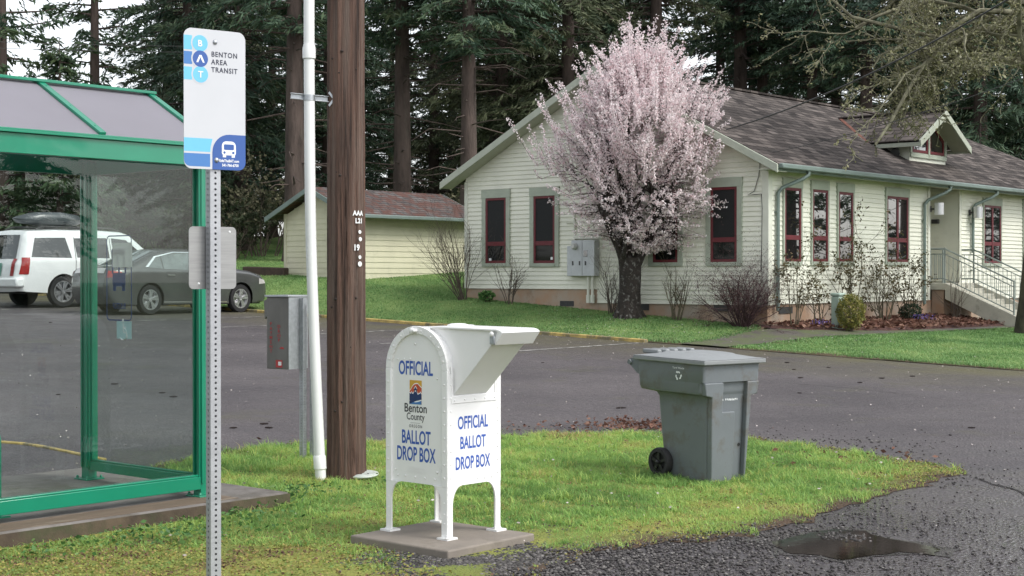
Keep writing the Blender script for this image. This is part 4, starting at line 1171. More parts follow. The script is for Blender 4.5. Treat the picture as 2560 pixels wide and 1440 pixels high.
# ------------------------------------------------------------------ wheeled bin
PLAS = M('grey_bin_plastic', (.150, .168, .178), .46, .06, 3, bump=.06, bscale=160, grime=((.115, .105, .088), 3.2, .50, .75))
PLAS_LID = M('grey_lid_plastic', (.235, .248, .252), .55, .06, 3, bump=.06, bscale=160, grime=((.19, .195, .19), 3.2, .55, .6))
BN = thing('yard_waste_bin', 'grey wheeled yard waste bin with closed lid standing on the grass', 'bin', (1.845, 12.80, .015), R(38))
BN.rotation_euler = (R(1.2), 0, R(38))
def rrect(x0, x1, y0, y1, r, z, n=4):
    pts = []
    for cx, cy, a in ((x1-r, y0+r, -90), (x1-r, y1-r, 0), (x0+r, y1-r, 90), (x0+r, y0+r, 180)):
        for k in range(n+1):
            t = R(a+90*k/n); pts.append((cx+r*math.cos(t), cy+r*math.sin(t), z))
    return pts
def loft(rings, close=True):
    m = MB(); n = len(rings[0])
    for r in rings: m.v += r
    for i in range(len(rings)-1):
        for k in range(n): k2 = (k+1) % n; m.f.append((i*n+k, i*n+k2, (i+1)*n+k2, (i+1)*n+k))
    if close: m.f.append(tuple(range(n))[::-1]); m.f.append(tuple(range((len(rings)-1)*n, len(rings)*n)))
    return m
fy = lambda z: .034 - .034*z/.84                  # front face leans out as it rises
rings = [rrect(-.20, .20, fy(0)+.045, .50, .03, .0), rrect(-.205, .205, fy(.04)+.045, .55, .03, .04), rrect(-.215, .215, fy(.25)+.045, .62, .035, .25), rrect(-.232, .232, fy(.62)+.045, .655, .035, .62),
         rrect(-.236, .236, fy(.69)+.045, .66, .035, .69), rrect(-.25, .25, fy(.725)+.04, .68, .035, .725), rrect(-.325, .325, .045, .79, .035, .745), rrect(-.334, .334, .040, .80, .035, .77), rrect(-.338, .338, .038, .805, .035, .838), rrect(-.339, .339, .008, .805, .035, .845), rrect(-.345, .345, .0, .815, .04, 1.02)]
m = loft(rings)
m.build('body', PLAS, BN, smooth=50)
m = MB()      # raised panels of the front round the recess
pf = lambda a, b, c: (a, fy(b)+c, b)
def fpanel(poly): m.prism(poly, pf, -.004, .048)
fpanel([(-.205, .0), (.045, .0), (.045, .30), (.045, .593), (-.105, .593), (-.105, .843), (-.325, .843), (-.31, .735), (-.235, .72), (-.235, .62)])
fpanel([(.185, .0), (.205, .0), (.235, .62), (.235, .72), (.31, .735), (.325, .843), (.185, .843)])
m.build('front_panel', PLAS, BN, bevel=.010, seg=3)
m = MB(); m.lathe([(.014, 0), (.014, .004)], 12, (.155, fy(.30)+.044, .30), (0, -1, 0)); m.build('rivet_hole', BLACK, BN)
m = MB()      # lid: a shallow dome with raised ribs
nx_, ny_ = 16, 16
def lz(u, v): return 1.035 + .042*(1-abs(u)**2.6)*(1-abs(v)**2.6) + (.008 if (abs(abs(u)-.42) < .16 and abs(v) < .6) else 0)
for i in range(nx_+1):
    for j in range(ny_+1):
        u, v = -1+2*i/nx_, -1+2*j/ny_; m.v.append((u*.372, .40+v*.435, lz(u, v)))
for i in range(nx_):
    for j in range(ny_): a = i*(ny_+1)+j; m.f.append((a, a+ny_+1, a+ny_+2, a+1))
o0 = len(m.v); ring = [(-.372, -.035, 0), (.372, -.035, 0), (.372, .835, 0), (-.372, .835, 0)]
m.box(-.372, .372, -.036, .836, .995, 1.034)
m.build('lid', PLAS_LID, BN, bevel=.008, smooth=50)
m = MB()
for k in range(5): m.box(-.24+k*.10, -.19+k*.10, .66, .86, 1.045, 1.085)
m.build('hinge', PLAS_LID, BN, bevel=.012, seg=2)
m = MB(); m.tube([(-.33, .93, .965), (.33, .93, .965)], .022, 10)
for x in (-.31, -.02, .29): m.prism([(.80, 1.0), (.80, .86), (.84, .87), (.945, .945), (.945, .985), (.92, 1.0)], lambda a, b, c: (c, a, b), x, x+.03)
m.build('handle', PLAS, BN, smooth=40)
for sx in (-1, 1):
    m = MB(); xa = sx*.245
    m.lathe([(.085, -.035), (.122, -.03), (.125, -.01), (.125, .02), (.118, .035), (.088, .036), (.085, .02)], 28, (xa, .60, .118), (sx, 0, 0))
    wh = m.build('wheel', BLACK, BN, smooth=40)
    m = MB(); m.lathe([(.088, 0), (.088, .012)], 24, (xa+sx*.008, .60, .118), (sx, 0, 0)); m.lathe([(.022, .0), (.018, .035), (.010, .04)], 12, (xa+sx*.01, .60, .118), (sx, 0, 0))
    for k in range(5):
        t = 2*math.pi*k/5+.3; c, s = math.cos(t), math.sin(t); m.bar((xa+sx*.024, .60+.02*c, .118+.02*s), (xa+sx*.024, .60+.082*c, .118+.082*s), .026, .012, (1, 0, 0))
    m.build('hub', M('black_hub', (.012, .012, .013), .4), wh, smooth=40)
m = MB(); m.tube([(-.24, .60, .118), (.24, .60, .118)], .012, 8); m.build('axle', STEEL, BN)
bl = lambda yc, zc: (lambda u, v, d: (-.345+.045*(1.02-(zc+v))/1.02-.001-d+.0, yc-u, zc+v))
sidex = lambda z: -(.334+(z-.77)*.011/.25)-.0015
bl = lambda yc, zc: (lambda u, v, d: (sidex(zc+v)-d, yc-u, zc+v))
text('lettering', 'Yard Waste', .018, bl(.30, .955), WHITE_INK, BN, 1.15, .01)
bf = lambda xc, zc: (lambda u, v, d: (xc+u, fy(zc+v)+.0445-d, zc+v))
text('lettering', 'Y W005241', .036, bf(.02, .70), WHITE_INK, BN, .78, .03)
m = MB()       # three chasing arrows
for k in range(3):
    t0 = R(90+120*k)
    def rp(a, b, t=t0): return (a*math.cos(t)-b*math.sin(t), a*math.sin(t)+b*math.cos(t))
    pl = bl(.30, .890)
    q = [rp(a, b) for a, b in ((.026, -.020), (.036, -.010), (.034, .014), (.040, .016), (.026, .030), (.016, .012), (.022, .013), (.024, -.004), (.016, -.012))]
    m.prism(q, pl, .0, .001)
m.build('recycling_mark', WHITE_INK, BN)

# ------------------------------------------------------------------ square perforated posts
def perforated(mb, x, y, w, z0, z1, pitch=.0254, r=.0058, ang=0.0):
    """a square steel tube with a row of holes in every face"""
    c, s = math.cos(ang), math.sin(ang)
    for k in range(4):
        t = ang + k*math.pi/2; n = Vector((math.cos(t), math.sin(t), 0)); e = Vector((-math.sin(t), math.cos(t), 0)); o = Vector((x, y, 0)) + n*(w/2)
        nz = int((z1-z0)/pitch)
        for i in range(nz):
            za = z0 + i*pitch; zm = za+pitch/2
            P8 = [o + e*(r*math.cos(a)) + Vector((0, 0, zm + r*math.sin(a))) for a in np.arange(8)*math.pi/4]
            C = [o + e*(u*w/2) + Vector((0, 0, zz)) for u, zz in ((1, zm), (1, za+pitch), (0, za+pitch), (-1, za+pitch), (-1, zm), (-1, za), (0, za), (1, za))]
            b = len(mb.v); mb.v += [tuple(q) for q in P8 + C]
            for j in range(8): j2 = (j+1) % 8; mb.f.append((b+j, b+8+j, b+8+j2, b+j2))
SGX, SGY = -1.376, 7.0
SG = thing('bus_stop_sign', 'white and blue transit sign on a perforated square steel post', 'sign', (SGX, SGY, 0), R(36))
m = MB(); perforated(m, 0, 0, .051, -.1, 2.86, ang=0); m.build('post', GALV_LIGHT, SG)
SWD, SHT, SZ0 = .305, .638, 2.238
def rpoly(x0, x1, y0, y1, r, n=6, rs=None):
    rs = rs or (r, r, r, r); out = []
    for (cx, cy, a), rr in zip(((x1, y0, -90), (x1, y1, 0), (x0, y1, 90), (x0, y0, 180)), rs):
        sx = -1 if cx == x1 else 1; sy = 1 if cy == y0 else -1
        if rr == 0: out.append((cx, cy)); continue
        for k in range(n+1): t = R(a+90*k/n); out.append((cx+sx*rr+rr*math.cos(t), cy+sy*rr+rr*math.sin(t)))
    return out
sgp = lambda u, v, d: (u-.158, -.034-d, SZ0+v)
def sgr(poly, mat, lay, name='sign_graphic', parent=None):
    m = MB(); m.prism(poly, sgp, .0002+.0003*lay, .0004+.0003*lay); m.build(name, mat, parent or SGN)
SIGNW = M('sign_white', (.55, .565, .59), .4, .02)
CYAN, MID, NAVB = M('sign_cyan', (.15, .50, .74), .4, .03), M('sign_mid_blue', (.055, .19, .47), .4, .03), M('sign_navy', (.03, .095, .33), .4, .03)
m = MB(); m.prism(rpoly(0, SWD, 0, SHT, .038), sgp, -.0035, 0); SGN = m.build('sign_panel', SIGNW, SG)
for v0, v1, c in ((.099, .034, CYAN), (.165, .107, MID), (.235, .177, CYAN)): sgr([(0.0, SHT-v0), (.040, SHT-v0), (.040, SHT-v1), (0.0, SHT-v1)], c, 0)
def circ(u, v, r, n=28): return [(u+r*math.cos(t), v+r*math.sin(t)) for t in np.arange(n)*2*math.pi/n]
for u, v, c, ch in ((.079, .067, CYAN, 'B'), (.081, .208, CYAN, 'T'), (.080, .137, MID, None)):
    if ch: sgr(circ(u, SHT-v, .0445), SIGNW, 1)
for u, v, c, ch in ((.079, .067, CYAN, 'B'), (.081, .208, CYAN, 'T'), (.080, .137, NAVB, None)):
    if not ch: sgr([q for q in circ(u, SHT-v, .0445) if q[0] < u+.003], SIGNW, 2)
    sgr(circ(u, SHT-v, .0375), c, 3 + (ch is None))
    if ch: text('lettering', ch, .029, lambda a, b, d, u=u, v=v: sgp(u+a, SHT-v+b, d+.0019), WHITE_INK, SGN, 1.0, .03)
sgr([(.080-.020, SHT-.137-.017), (.080-.010, SHT-.137-.017), (.080, SHT-.137+.008), (.080+.004, SHT-.137-.002), (.080+.012, SHT-.137-.017), (.080+.021, SHT-.137-.017), (.080+.006, SHT-.137+.017), (.080-.005, SHT-.137+.017)], WHITE_INK, 5)
DKG = M('sign_grey_ink', (.025, .03, .055), .5)
for s, v in (('BENTON', .112), ('AREA', .1475), ('TRANSIT', .183)):
    text('lettering', s, .0235, lambda a, b, d, v=v: sgp(.134+a, SHT-v+b, d), DKG, SGN, .90, .03, align='LEFT', spacing=1.16)
sgr([(0.0, .079), (.152, .079), (.140, .103), (.134, .135), (.134, .140), (0.0, .140)][:1] + [(.129, .079), (.131, .105), (.140, .140), (0.0, .140)], CYAN, 0)
sgr(rpoly(0, .128, .011, .070, 0, rs=(0, 0, 0, .03)), MID, 0)
sgr(rpoly(.139, SWD, 0, .163, 0, 8, (.037, 0, .085, 0)), NAVB, 1)
sgr(rpoly(.186, .256, .068, .132, 0, 5, (.010, .022, .022, .010)), WHITE_INK, 2); sgr(rpoly(.196, .246, .092, .118, .005), NAVB, 3)
for u in (.199, .243): sgr(circ(u, .080, .006, 12), NAVB, 3); sgr([(u-.008, .058), (u+.008, .058), (u+.008, .069), (u-.008, .069)], WHITE_INK, 2)
text('lettering', 'RideTheBAT.com', .0125, lambda a, b, d: sgp(.222+a, .042+b, d+.0008), WHITE_INK, SGN, .80, .04)
text('lettering', '541-766-6700', .0125, lambda a, b, d: sgp(.228+a, .022+b, d+.0008), WHITE_INK, SGN, .85, .04)
for u, v in ((.153, .583), (.160, .043)): m = MB(); m.dome(sgp(u, v, .001), (0, -1, 0), .012, 12); m.build('bolt', STEEL, SGN, smooth=50)
m = MB(); m.prism(rpoly(-.118, .118, 1.69, 1.978, .022), lambda a, b, c: (a+.012, c, b), .030, .034)
pl = m.build('back_plate', ALU, SG)
m = MB()
for u, z in ((.085, 1.955), (-.07, 1.715)): m.dome((u+.012, .030, z), (0, -1, 0), .006, 8)
m.build('rivet', WHITE_INK, pl)

# ------------------------------------------------------------------ payment box on twin posts
c = gp(757, 1150); PB = thing('payment_drop_box', 'grey steel payment drop box on two perforated posts behind the white pipe', 'drop box', (*c, Z(*c)), R(-33))
PBM = M('dull_steel', (.17, .165, .155), .5, .15, 6, metal=.5, stretch=(1, 1, .3), bump=.05)
m = MB(); perforated(m, 0.0, 0.0, .048, -.1, 1.53); m.build('post', STEEL, PB)
m = MB(); perforated(m, .075, .062, .048, -.1, 1.50); m.build('post', STEEL, PB)
m = MB(); m.box(-.30, -.03, -.17, .10, .86, 1.535); m.build('box', PBM, PB, bevel=.006)
m = MB(); m.box(-.028, -.0255, -.17, .10, .86, 1.535); m.build('side_plate', STEEL, PB)
m = MB(); m.box(-.315, -.02, -.185, .115, 1.536, 1.556); m.build('lid', STEEL, PB, bevel=.004)
m = MB(); m.prism([(-.302, 1.52), (-.345, 1.50), (-.335, 1.33), (-.302, 1.36)], lambda a, b, c: (a, c, b), -.16, .09); m.build('slot_hood', PBM, PB)
pbf = lambda xc, zc: (lambda u, v, d: (xc+u, -.1715-d, zc+v))
for s, x, z0 in (('PAYMENT', -.245, 1.285), ('DROP', -.145, 1.26)):
    for k, ch in enumerate(s): text('lettering', ch, .032, pbf(x, z0-.043*k), RED_INK, PB, 1.1, .02)
m = MB(); m.prism([(-.14, 1.05), (-.08, 1.05), (-.095, 1.068), (-.125, 1.068)], lambda a, b, c: (a, -.1715-c, b), 0, .001); m.build('lettering', RED_INK, PB)
m = MB(); m.box(-.185, -.105, -.1725, -.171, .875, .945); m.build('badge', RED_INK, PB)
m = MB(); m.box(-.155, -.115, -.1735, -.1728, .895, .93); m.build('badge_mark', WHITE_INK, PB)

# ------------------------------------------------------------------ utility pole, conduit, ground cover
def pole_mat():
    m = M('creosoted_pole', (.034, .020, .015), .85, .2, 26, col2=(.165, .092, .066), stretch=(1, 1, .035), bump=1.0, bscale=60, bdist=.03, detail=10, grime=((.15, .115, .095), 12, .50, .7), ramp=(.34, .66))
    return m
PX, PY = -1.42, 13.0
UP = thing('utility_pole', 'brown creosoted utility pole with stencilled white tags', 'pole', (PX, PY, 0))
m = MB(); n = 170; nzs = 230
checks = [(random.uniform(0, 6.28), random.uniform(-.5, 3.6), random.uniform(.4, 1.7), random.uniform(.006, .016), random.uniform(.015, .03)) for _ in range(60)]
for i in range(nzs):
    z = -.2 + 9.6*i/(nzs-1)
    for k in range(n):
        t = 2*math.pi*k/n
        r = .166 - .004*max(0, z)*.6 + .0035*math.sin(9*t+.4*math.sin(z*.9)) + .0025*math.sin(17*t+1.0+.7*math.sin(z*.6)) + (.016*max(0, .35-z) if z < .35 else 0) + random.gauss(0, .0011)
        for ca_, z0_, ln_, dp_, wd_ in checks:
            u_ = (z-z0_)/ln_
            if 0 < u_ < 1:
                da_ = abs((t-ca_-.06*math.sin(z*2.3+ca_)+math.pi) % (2*math.pi)-math.pi)
                if da_ < wd_: r -= dp_*(1-da_/wd_)*min(1, 4*u_, 4*(1-u_))
        m.v.append((r*math.cos(t), r*math.sin(t), z))
for i in range(nzs-1):
    for k in range(n): k2 = (k+1) % n; m.f.append((i*n+k, i*n+k2, (i+1)*n+k2, (i+1)*n+k))
m.f.append(tuple(range((nzs-1)*n, nzs*n)))
m.build('pole', pole_mat(), UP, smooth=180)
def polep(t, z, d=0): r = .1685 - .0024*max(0, z) + d; return (r*math.cos(t), r*math.sin(t), z)
m = MB()       # knots, spikes and bolts
for px, py, r in ((860, 128, .014), (852, 182, .012), (834, 145, .012), (855, 438, .014), (844, 748, .016), (895, 745, .012), (832, 768, .012), (842, 1028, .014), (860, 1005, .01), (897, 172, .009), (882, 868, .01), (846, 430, .01)):
    x = at(px, py, PY).x - PX; z = EYE-(py-HY)/FPX*(PY-.16); t = -math.acos(max(-.97, min(.97, x/.166)))
    p = polep(t, z, -.006); m.dome(p, (math.cos(t), math.sin(t), 0), r, 8, .8)
m.build('spike', M('rusty_spike', (.03, .02, .016), .8, .3, 20), UP, smooth=50)
def on_pole(px, py, size, s, sx=1.0):
    x = at(px, py, PY).x - PX; z = EYE-(py-HY)/FPX*(PY-.1); t0 = -math.acos(max(-.99, min(.99, x/.166)))
    text('tag_lettering', s, size, lambda u, v, d: polep(t0+u/.168, z+v, d+.006), WHITE_INK, UP, sx, .05)
on_pole(899, 533, .042, 'AAA', .9); on_pole(900, 552, .042, 'L21', .9); on_pole(896, 619, .050, '19', .9)
for px, py, r in ((902, 580, .016), (903, 598, .018), (902, 643, .016), (902, 660, .022)):
    x = at(px, py, PY).x - PX; z = EYE-(py-HY)/FPX*(PY-.1); t = -math.acos(max(-.99, min(.99, x/.166))); p = polep(t, z, .004)
    m = MB(); m.lathe([(r, 0), (r, .004)], 12, p, (math.cos(t), math.sin(t), 0)); m.build('tag', WHITE_INK, UP)

PVC = M('white_plastic_pipe', (.76, .77, .76), .35, .03, 2, spec=.5)
PI = thing('conduit_pipe', 'tall white plastic conduit pipe leaning at its foot beside the utility pole', 'pipe', (-1.62, 12.85, 0))
def pp(px, py, y=12.85): q = at(px, py, y); return (q.x+1.62, q.y-12.85, q.z)
pts = [pp(773.5, -900), pp(773.5, 120), pp(774, 260), pp(775, 420), pp(776, 520), pp(778, 620), pp(781, 720), pp(785.5, 840), pp(790, 950), pp(795, 1060), pp(801, 1190), pp(803, 1225)]
m = MB(); m.tube(pts, .046, 20); m.build('pipe', PVC, PI, smooth=60)
m = MB(); m.tube([pp(773.5, 110), pp(773.5, 114), pp(773.5, 122), pp(773.5, 147), pp(773.5, 149)], [.047, .049, .056, .056, .047], 20); m.build('coupling', PVC, PI, smooth=40)
m = MB(); m.tube([pp(797.8, 1138), pp(798.2, 1142), pp(800, 1172), pp(800.1, 1174)], [.047, .054, .054, .047], 20); m.build('coupling', PVC, PI, smooth=40)
BR = thing('pipe_bracket', 'grey steel strut bracket clamping the white pipe to the pole', 'bracket', (-1.60, 12.9, 0))
zb = EYE-(245-HY)/FPX*12.9
m = MB()
a, b = Vector((-.265, -.085, zb+.008)), Vector((.075, .03, zb-.012))
for dz_ in (-.022, .022): m.bar(a+Vector((0, 0, dz_)), b+Vector((0, 0, dz_)), .03, .006)
m.bar(a+Vector((0, .012, 0)), b+Vector((0, .012, 0)), .005, .044)
m.build('strut', STEEL, BR, bevel=.001)
m = MB(); m.prism([(-.065, 0), (0, .055), (.065, 0), (.05, -.012), (0, .03), (-.05, -.012)], lambda a, b, c: (.055+b*.9, -.02+c-.02*0+.03*b, zb-.012+a), 0, .008); m.build('plate', STEEL, BR)
m = MB(); m.tube([pp(773.7, 238), pp(773.7, 252)], .051, 20)
cl = m.build('clamp', STEEL, BR, smooth=40); cl.location = (-1.62+1.60, 12.85-12.9, 0)
c = gp(908, 1202)
CV = thing('round_cover', 'flat round pale plastic cover lying on the grass by the pole', 'cover', (*c, Z(*c)+.045), .3)
CV.rotation_euler = (R(5), R(-3), .3)
m = MB(); m.lathe([(.128, 0), (.132, .008), (.128, .016), (.110, .018), (.108, .022), (.0, .024)], 32); m.build('disc', M('pale_green_plastic', (.46, .50, .46), .5, .06, grime=((.3, .32, .28), 9, .5, .6)), CV, smooth=30)
for q in ((.03, -.06, 0), (-.03, -.05, 0)): m = MB(); m.lathe([(.009, .0235), (.009, .0262)], 10, q); m.build('finger_hole', DARKMETAL, CV)
# ------------------------------------------------------------------ bus shelter on its slab
GREEN = M('green_shelter_paint', (.003, .205, .115), .30, .06, 2.5, spec=.5, coat=.5)
SHG = glass_mat('shelter_glass', (.90, .935, .92), 1.42)
POLY = M('roof_polycarbonate', (.46, .445, .49), .5, .04, 2, spec=.4)
_t = POLY.node_tree; _tr = _n(_t, 'ShaderNodeBsdfTranslucent', Color=(.62, .60, .66, 1)); _mx = _n(_t, 'ShaderNodeMixShader'); _mx.inputs[0].default_value = .6
_t.links.new(_t.nodes['Principled BSDF'].outputs[0], _mx.inputs[1]); _t.links.new(_tr.outputs[0], _mx.inputs[2]); _t.links.new(_mx.outputs[0], _t.nodes['Material Output'].inputs['Surface'])
FX, FY, SZ = -2.30, 11.26, .12
def translucent(mat, col, k):
    t = mat.node_tree; a = _n(t, 'ShaderNodeBsdfTranslucent', Color=(*col, 1)); x = _n(t, 'ShaderNodeMixShader'); x.inputs[0].default_value = k
    t.links.new(t.nodes['Principled BSDF'].outputs[0], x.inputs[1]); t.links.new(a.outputs[0], x.inputs[2]); t.links.new(x.outputs[0], t.nodes['Material Output'].inputs['Surface'])
SL_ = thing('shelter_slab', 'weathered concrete slab with mossy brown edge under the green shelter', 'slab', (FX, FY, 0), TH)
m = MB(); m.box(-6.2, .563, -.334, 2.12, -.15, SZ); m.build('slab', CONCRETE, SL_, bevel=.02, seg=3)
EDGE = M('stained_slab_edge', (.05, .036, .026), .9, .25, 4, col2=(.11, .08, .052), bump=.4, bscale=40, grime=((.05, .06, .025), 3, .5, .7))
m = MB(); m.box(-6.21, .565, -.337, -.335, -.15, SZ-.012); m.build('edge', EDGE, SL_)
STAINB = M('stained_slab_strip', (.12, .085, .058), .85, .15, 5, stretch=(.6, 4, 1), grime=((.25, .21, .16), 3, .55, .7), bump=.2, bscale=50)
m = MB(); m.box(-6.2, .1, -.30, -.03, SZ, SZ+.003); m.build('stain', STAINB, SL_)

BS = thing('bus_shelter', 'green framed glass bus shelter with sloping grey roof panels', 'shelter', (FX, FY, SZ), TH)
PW, DP, TOPZ = .085, 1.445, 2.44        # post width, depth, underside of the fascia above the slab
LEN = 3.6
for x, y in ((0, 0), (0, DP), (-1.80, 0), (-LEN, 0), (-LEN, DP), (-1.70, DP)):
    if (x, y) == (-1.70, DP): continue
    m = MB()
    h = PW/2
    m.box(x-h, x+h, y-h, y+h, 0.012, TOPZ+.1)
    # extruded fins that leave grooves
    for sx, sy in ((1, 0), (-1, 0), (0, 1), (0, -1)):
        for o_ in (-.03, .03):
            if sx: m.box(x+sx*h, x+sx*(h+.012), y+o_-.010, y+o_+.010, .10, TOPZ) if sx > 0 else m.box(x-h-.012, x-h, y+o_-.010, y+o_+.010, .10, TOPZ)
            else: m.box(x+o_-.010, x+o_+.010, y+h, y+h+.012, .10, TOPZ) if sy > 0 else m.box(x+o_-.010, x+o_+.010, y-h-.012, y-h, .10, TOPZ)
    po = m.build('post', GREEN, BS, bevel=.003)
    m = MB(); m.box(x-.085, x+.085, y-.085, y+.085, 0, .012)
    for i in (-1, 1):
        for j in (-1, 1): m.lathe([(.012, .012), (.012, .026), (.006, .034)], 6, (x+i*.066, y+j*.066, 0))
    m.build('base_plate', GREEN, po, bevel=.002)
def railx(x0, x1, y, z0, z1, name='rail', w=.06):
    m = MB(); m.box(x0, x1, y-w/2, y+w/2, z0, z1); m.box(x0, x1, y-w/2+.012, y+w/2-.012, z1, z1+.014); return m.build(name, GREEN, BS, bevel=.004)
def raily(y0, y1, x, z0, z1, name='rail', w=.06):
    m = MB(); m.box(x-w/2, x+w/2, y0, y1, z0, z1); m.box(x-w/2+.012, x+w/2-.012, y0, y1, z1, z1+.014); return m.build(name, GREEN, BS, bevel=.004)
railx(-1.76, -.04, -.0, .055, .150, w=.085); railx(-LEN+.04, -1.84, 0, .055, .150, w=.085)
raily(.04, DP-.04, 0, .075, .150); raily(.04, DP-.04, -LEN, .075, .150)
for x0, x1 in ((-1.76, -.04), (-LEN+.04, -1.84)):
    m = MB(); m.box(x0, x1, -.004, .004, .165, TOPZ); m.build('glass_pane', SHG, BS)
for x in (0, -LEN):
    m = MB(); m.box(x-.004, x+.004, .045, DP-.045, .165, TOPZ); m.build('glass_pane', SHG, BS)
for y in (.06, DP-.06):
    m = MB(); m.box(-.022, .022, y-.012, y+.012, .165, TOPZ); m.build('glazing_bead', GREEN, BS, bevel=.003)
# fascia, eaves trim, roof panels and ribs
RZ_ = 3.03; EV = TOPZ+.165; ymid = DP/2
m = MB()
m.box(-LEN-.08, .08, -.07, -.03, TOPZ, TOPZ+.135); m.box(-LEN-.08, .08, DP+.03, DP+.07, TOPZ, TOPZ+.135)
m.box(.04, .08, -.03, DP+.03, TOPZ, TOPZ+.135); m.box(-LEN-.08, -LEN-.04, -.03, DP+.03, TOPZ, TOPZ+.135)
m.build('fascia', GREEN, BS, bevel=.004)
m = MB()
for y0, y1 in ((-.095, -.045), (DP+.045, DP+.095)):
    m.box(-LEN-.10, .10, y0, y1, TOPZ+.136, TOPZ+.152); m.box(-LEN-.10, .10, y0+.012, y1-.012, TOPZ+.152, TOPZ+.166)
m.build('eaves_trim', GREEN, BS, bevel=.003)
for sgn in (-1, 1):
    ye_ = -.07 if sgn < 0 else DP+.07
    pts = [(-LEN-.08, ye_, EV), (.08, ye_, EV), (.08, ymid, RZ_), (-LEN-.08, ymid, RZ_)]
    slab(pts if sgn < 0 else pts[::-1], .012).build('roof_panel', POLY, BS)
    for x in (.06, -.90, -1.82, -2.74, -LEN-.06):
        m = MB(); m.bar((x, ye_, EV+.012), (x, ymid, RZ_+.012), .055, .022); m.bar((x, ye_, EV-.03), (x, ymid, RZ_-.03), .03, .035)
        if sgn < 0:
            for t in (.12, .5, .88): m.dome((x, ye_+(ymid-ye_)*t, EV+(RZ_-EV)*t+.022), (0, 0, 1), .009, 6)
        m.build('roof_rib', GREEN, BS, bevel=.003)
m = MB(); m.box(-LEN-.10, .10, ymid-.045, ymid+.045, RZ_+.005, RZ_+.028); m.build('ridge_trim', GREEN, BS, bevel=.004)
for x in (.06, -LEN-.06): m = MB(); m.prism([(-.05, TOPZ+.13), (DP+.05, TOPZ+.13), (ymid, RZ_-.03)], lambda a, b, c: (c, a, b), x-.006, x+.006); m.build('gable_panel', POLY, BS)
m = MB()
for z in (.085, .12): m.dome((.043, -.0, z), (1, 0, 0), .008, 6)
m.build('screw', STEEL, BS)

BE = thing('shelter_bench', 'green bench with rounded end inside the shelter at the left edge', 'bench', (FX, FY, SZ), TH)
for x in (-1.55, -3.2):
    m = MB(); m.prism([(.20, .012), (.34, .012), (.34, .50)] + [(.27+.07*math.cos(t), .52+.07*math.sin(t)) for t in np.linspace(.2, math.pi-.2, 8)] + [(.20, .50)], lambda a, b, c: (c, a, b), x-.03, x+.03); m.build('leg', GREEN, BE, bevel=.004)
    m = MB(); m.box(x-.08, x+.08, .17, .37, 0, .012); m.build('base_plate', GREEN, BE)
m = MB(); m.box(-3.3, -1.585, .16, .42, .44, .47); m.build('seat', GREEN, BE, bevel=.006)
# notices stuck to the end pane, made to be read from outside
def ey(px): r = (px-1280)/FPX; return (FX - FY*r)/(.759 + .651*r)
def ez(py, y): return EYE - (py-HY)/FPX*(FY+.651*y) - SZ
PAPER, PALE, STOPB = M('white_paper', (.80, .82, .80), .6, .04, 5), M('pale_blue_sticker', (.55, .70, .72), .5, .04), M('blue_transit_ink', (.02, .06, .28), .5, .05)
translucent(PAPER, (.9, .92, .9), .55); translucent(PALE, (.65, .8, .82), .5)
y0, y1 = ey(332), ey(283); ym_ = (y0+y1)/2
m = MB(); m.box(-.0065, -.0055, y0, y1, ez(668, ym_), ez(607, ym_)); tag(m.build('notice', PAPER), 'blank white paper notice taped high on the shelter end pane', 'notice').parent = None
nt_ = bpy.data.objects['notice']; nt_.matrix_world = Matrix.Translation((FX, FY, SZ)) @ Matrix.Rotation(TH, 4, 'Z')
ST = thing('accessible_sticker', 'pale blue wheelchair access sticker low on the shelter end pane', 'sticker', (FX, FY, SZ), TH)
y0, y1 = ey(330), ey(293); ym_ = (y0+y1)/2; z0, z1 = ez(847, ym_), ez(803, ym_); zc = (z0+z1)/2
m = MB(); m.box(-.0055, -.0045, y0, y1, z0, z1); m.build('sheet', PALE, ST)
m = MB(); f = lambda u, v, d: (-.0056-d, ym_-u, zc+v)
r_ = (y1-y0)/2
ringp = [(math.cos(t)*r_*.5-.01, math.sin(t)*r_*.5-.03) for t in np.linspace(-2.6, 1.2, 16)]
for (a, b), (c_, d_) in zip(ringp[:-1], ringp[1:]): m.bar(f(a, b, .0), f(c_, d_, .0), .012, .001, (0, 0, 1))
for a, b in (((-.012, .055), (-.006, -.02)), ((-.006, -.02), (.03, -.02)), ((.03, -.02), (.045, -.06)), ((-.01, .02), (.025, .02))): m.bar(f(*a, 0), f(*b, 0), .013, .001, (1, 0, 0))
m.lathe([(.013, 0), (.013, .001)], 12, f(-.014, .075, 0), (-1, 0, 0)); m.build('wheelchair_mark', WHITE_INK, ST)
SP = thing('bus_stop_decal', 'blue outlined bus stop decal on the shelter end pane, seen from behind', 'decal', (FX, FY, SZ), TH)
y0, y1 = ey(328), ey(265); ym_ = (y0+y1)/2; z0, z1 = ez(802, ym_), ez(588, ym_)
g = lambda u, v, d: (.0046+d, ym_+u, v)           # reads properly from outside (the +x side)
hwd = (y1-y0)/2
m = MB(); o_ = rpoly(-hwd, hwd, z0, z1, .04, 5); i_ = rpoly(-hwd+.010, hwd-.010, z0+.010, z1-.010, .03, 5)
for k in range(len(o_)): k2 = (k+1) % len(o_); m.prism([o_[k], o_[k2], i_[k2], i_[k]], g, 0, .0006)
m.build('outline', STOPB, SP)
m = MB(); zb_ = ez(700, ym_)
m.prism(rpoly(-.085, .085, zb_-.05, zb_+.055, .02), g, 0, .0006); m.prism(rpoly(-.08, -.01, zb_+.065, zb_+.16, .01), g, 0, .0006) if False else None
for a, b in (((-.085, zb_+.05), (-.085, zb_+.21)), ((.085, zb_+.05), (.085, zb_+.21)), ((0, zb_+.05), (0, zb_+.21))): m.prism([(a[0]-.010, a[1]), (a[0]+.010, a[1]), (b[0]+.010, b[1]), (b[0]-.010, b[1])], g, 0, .0006)
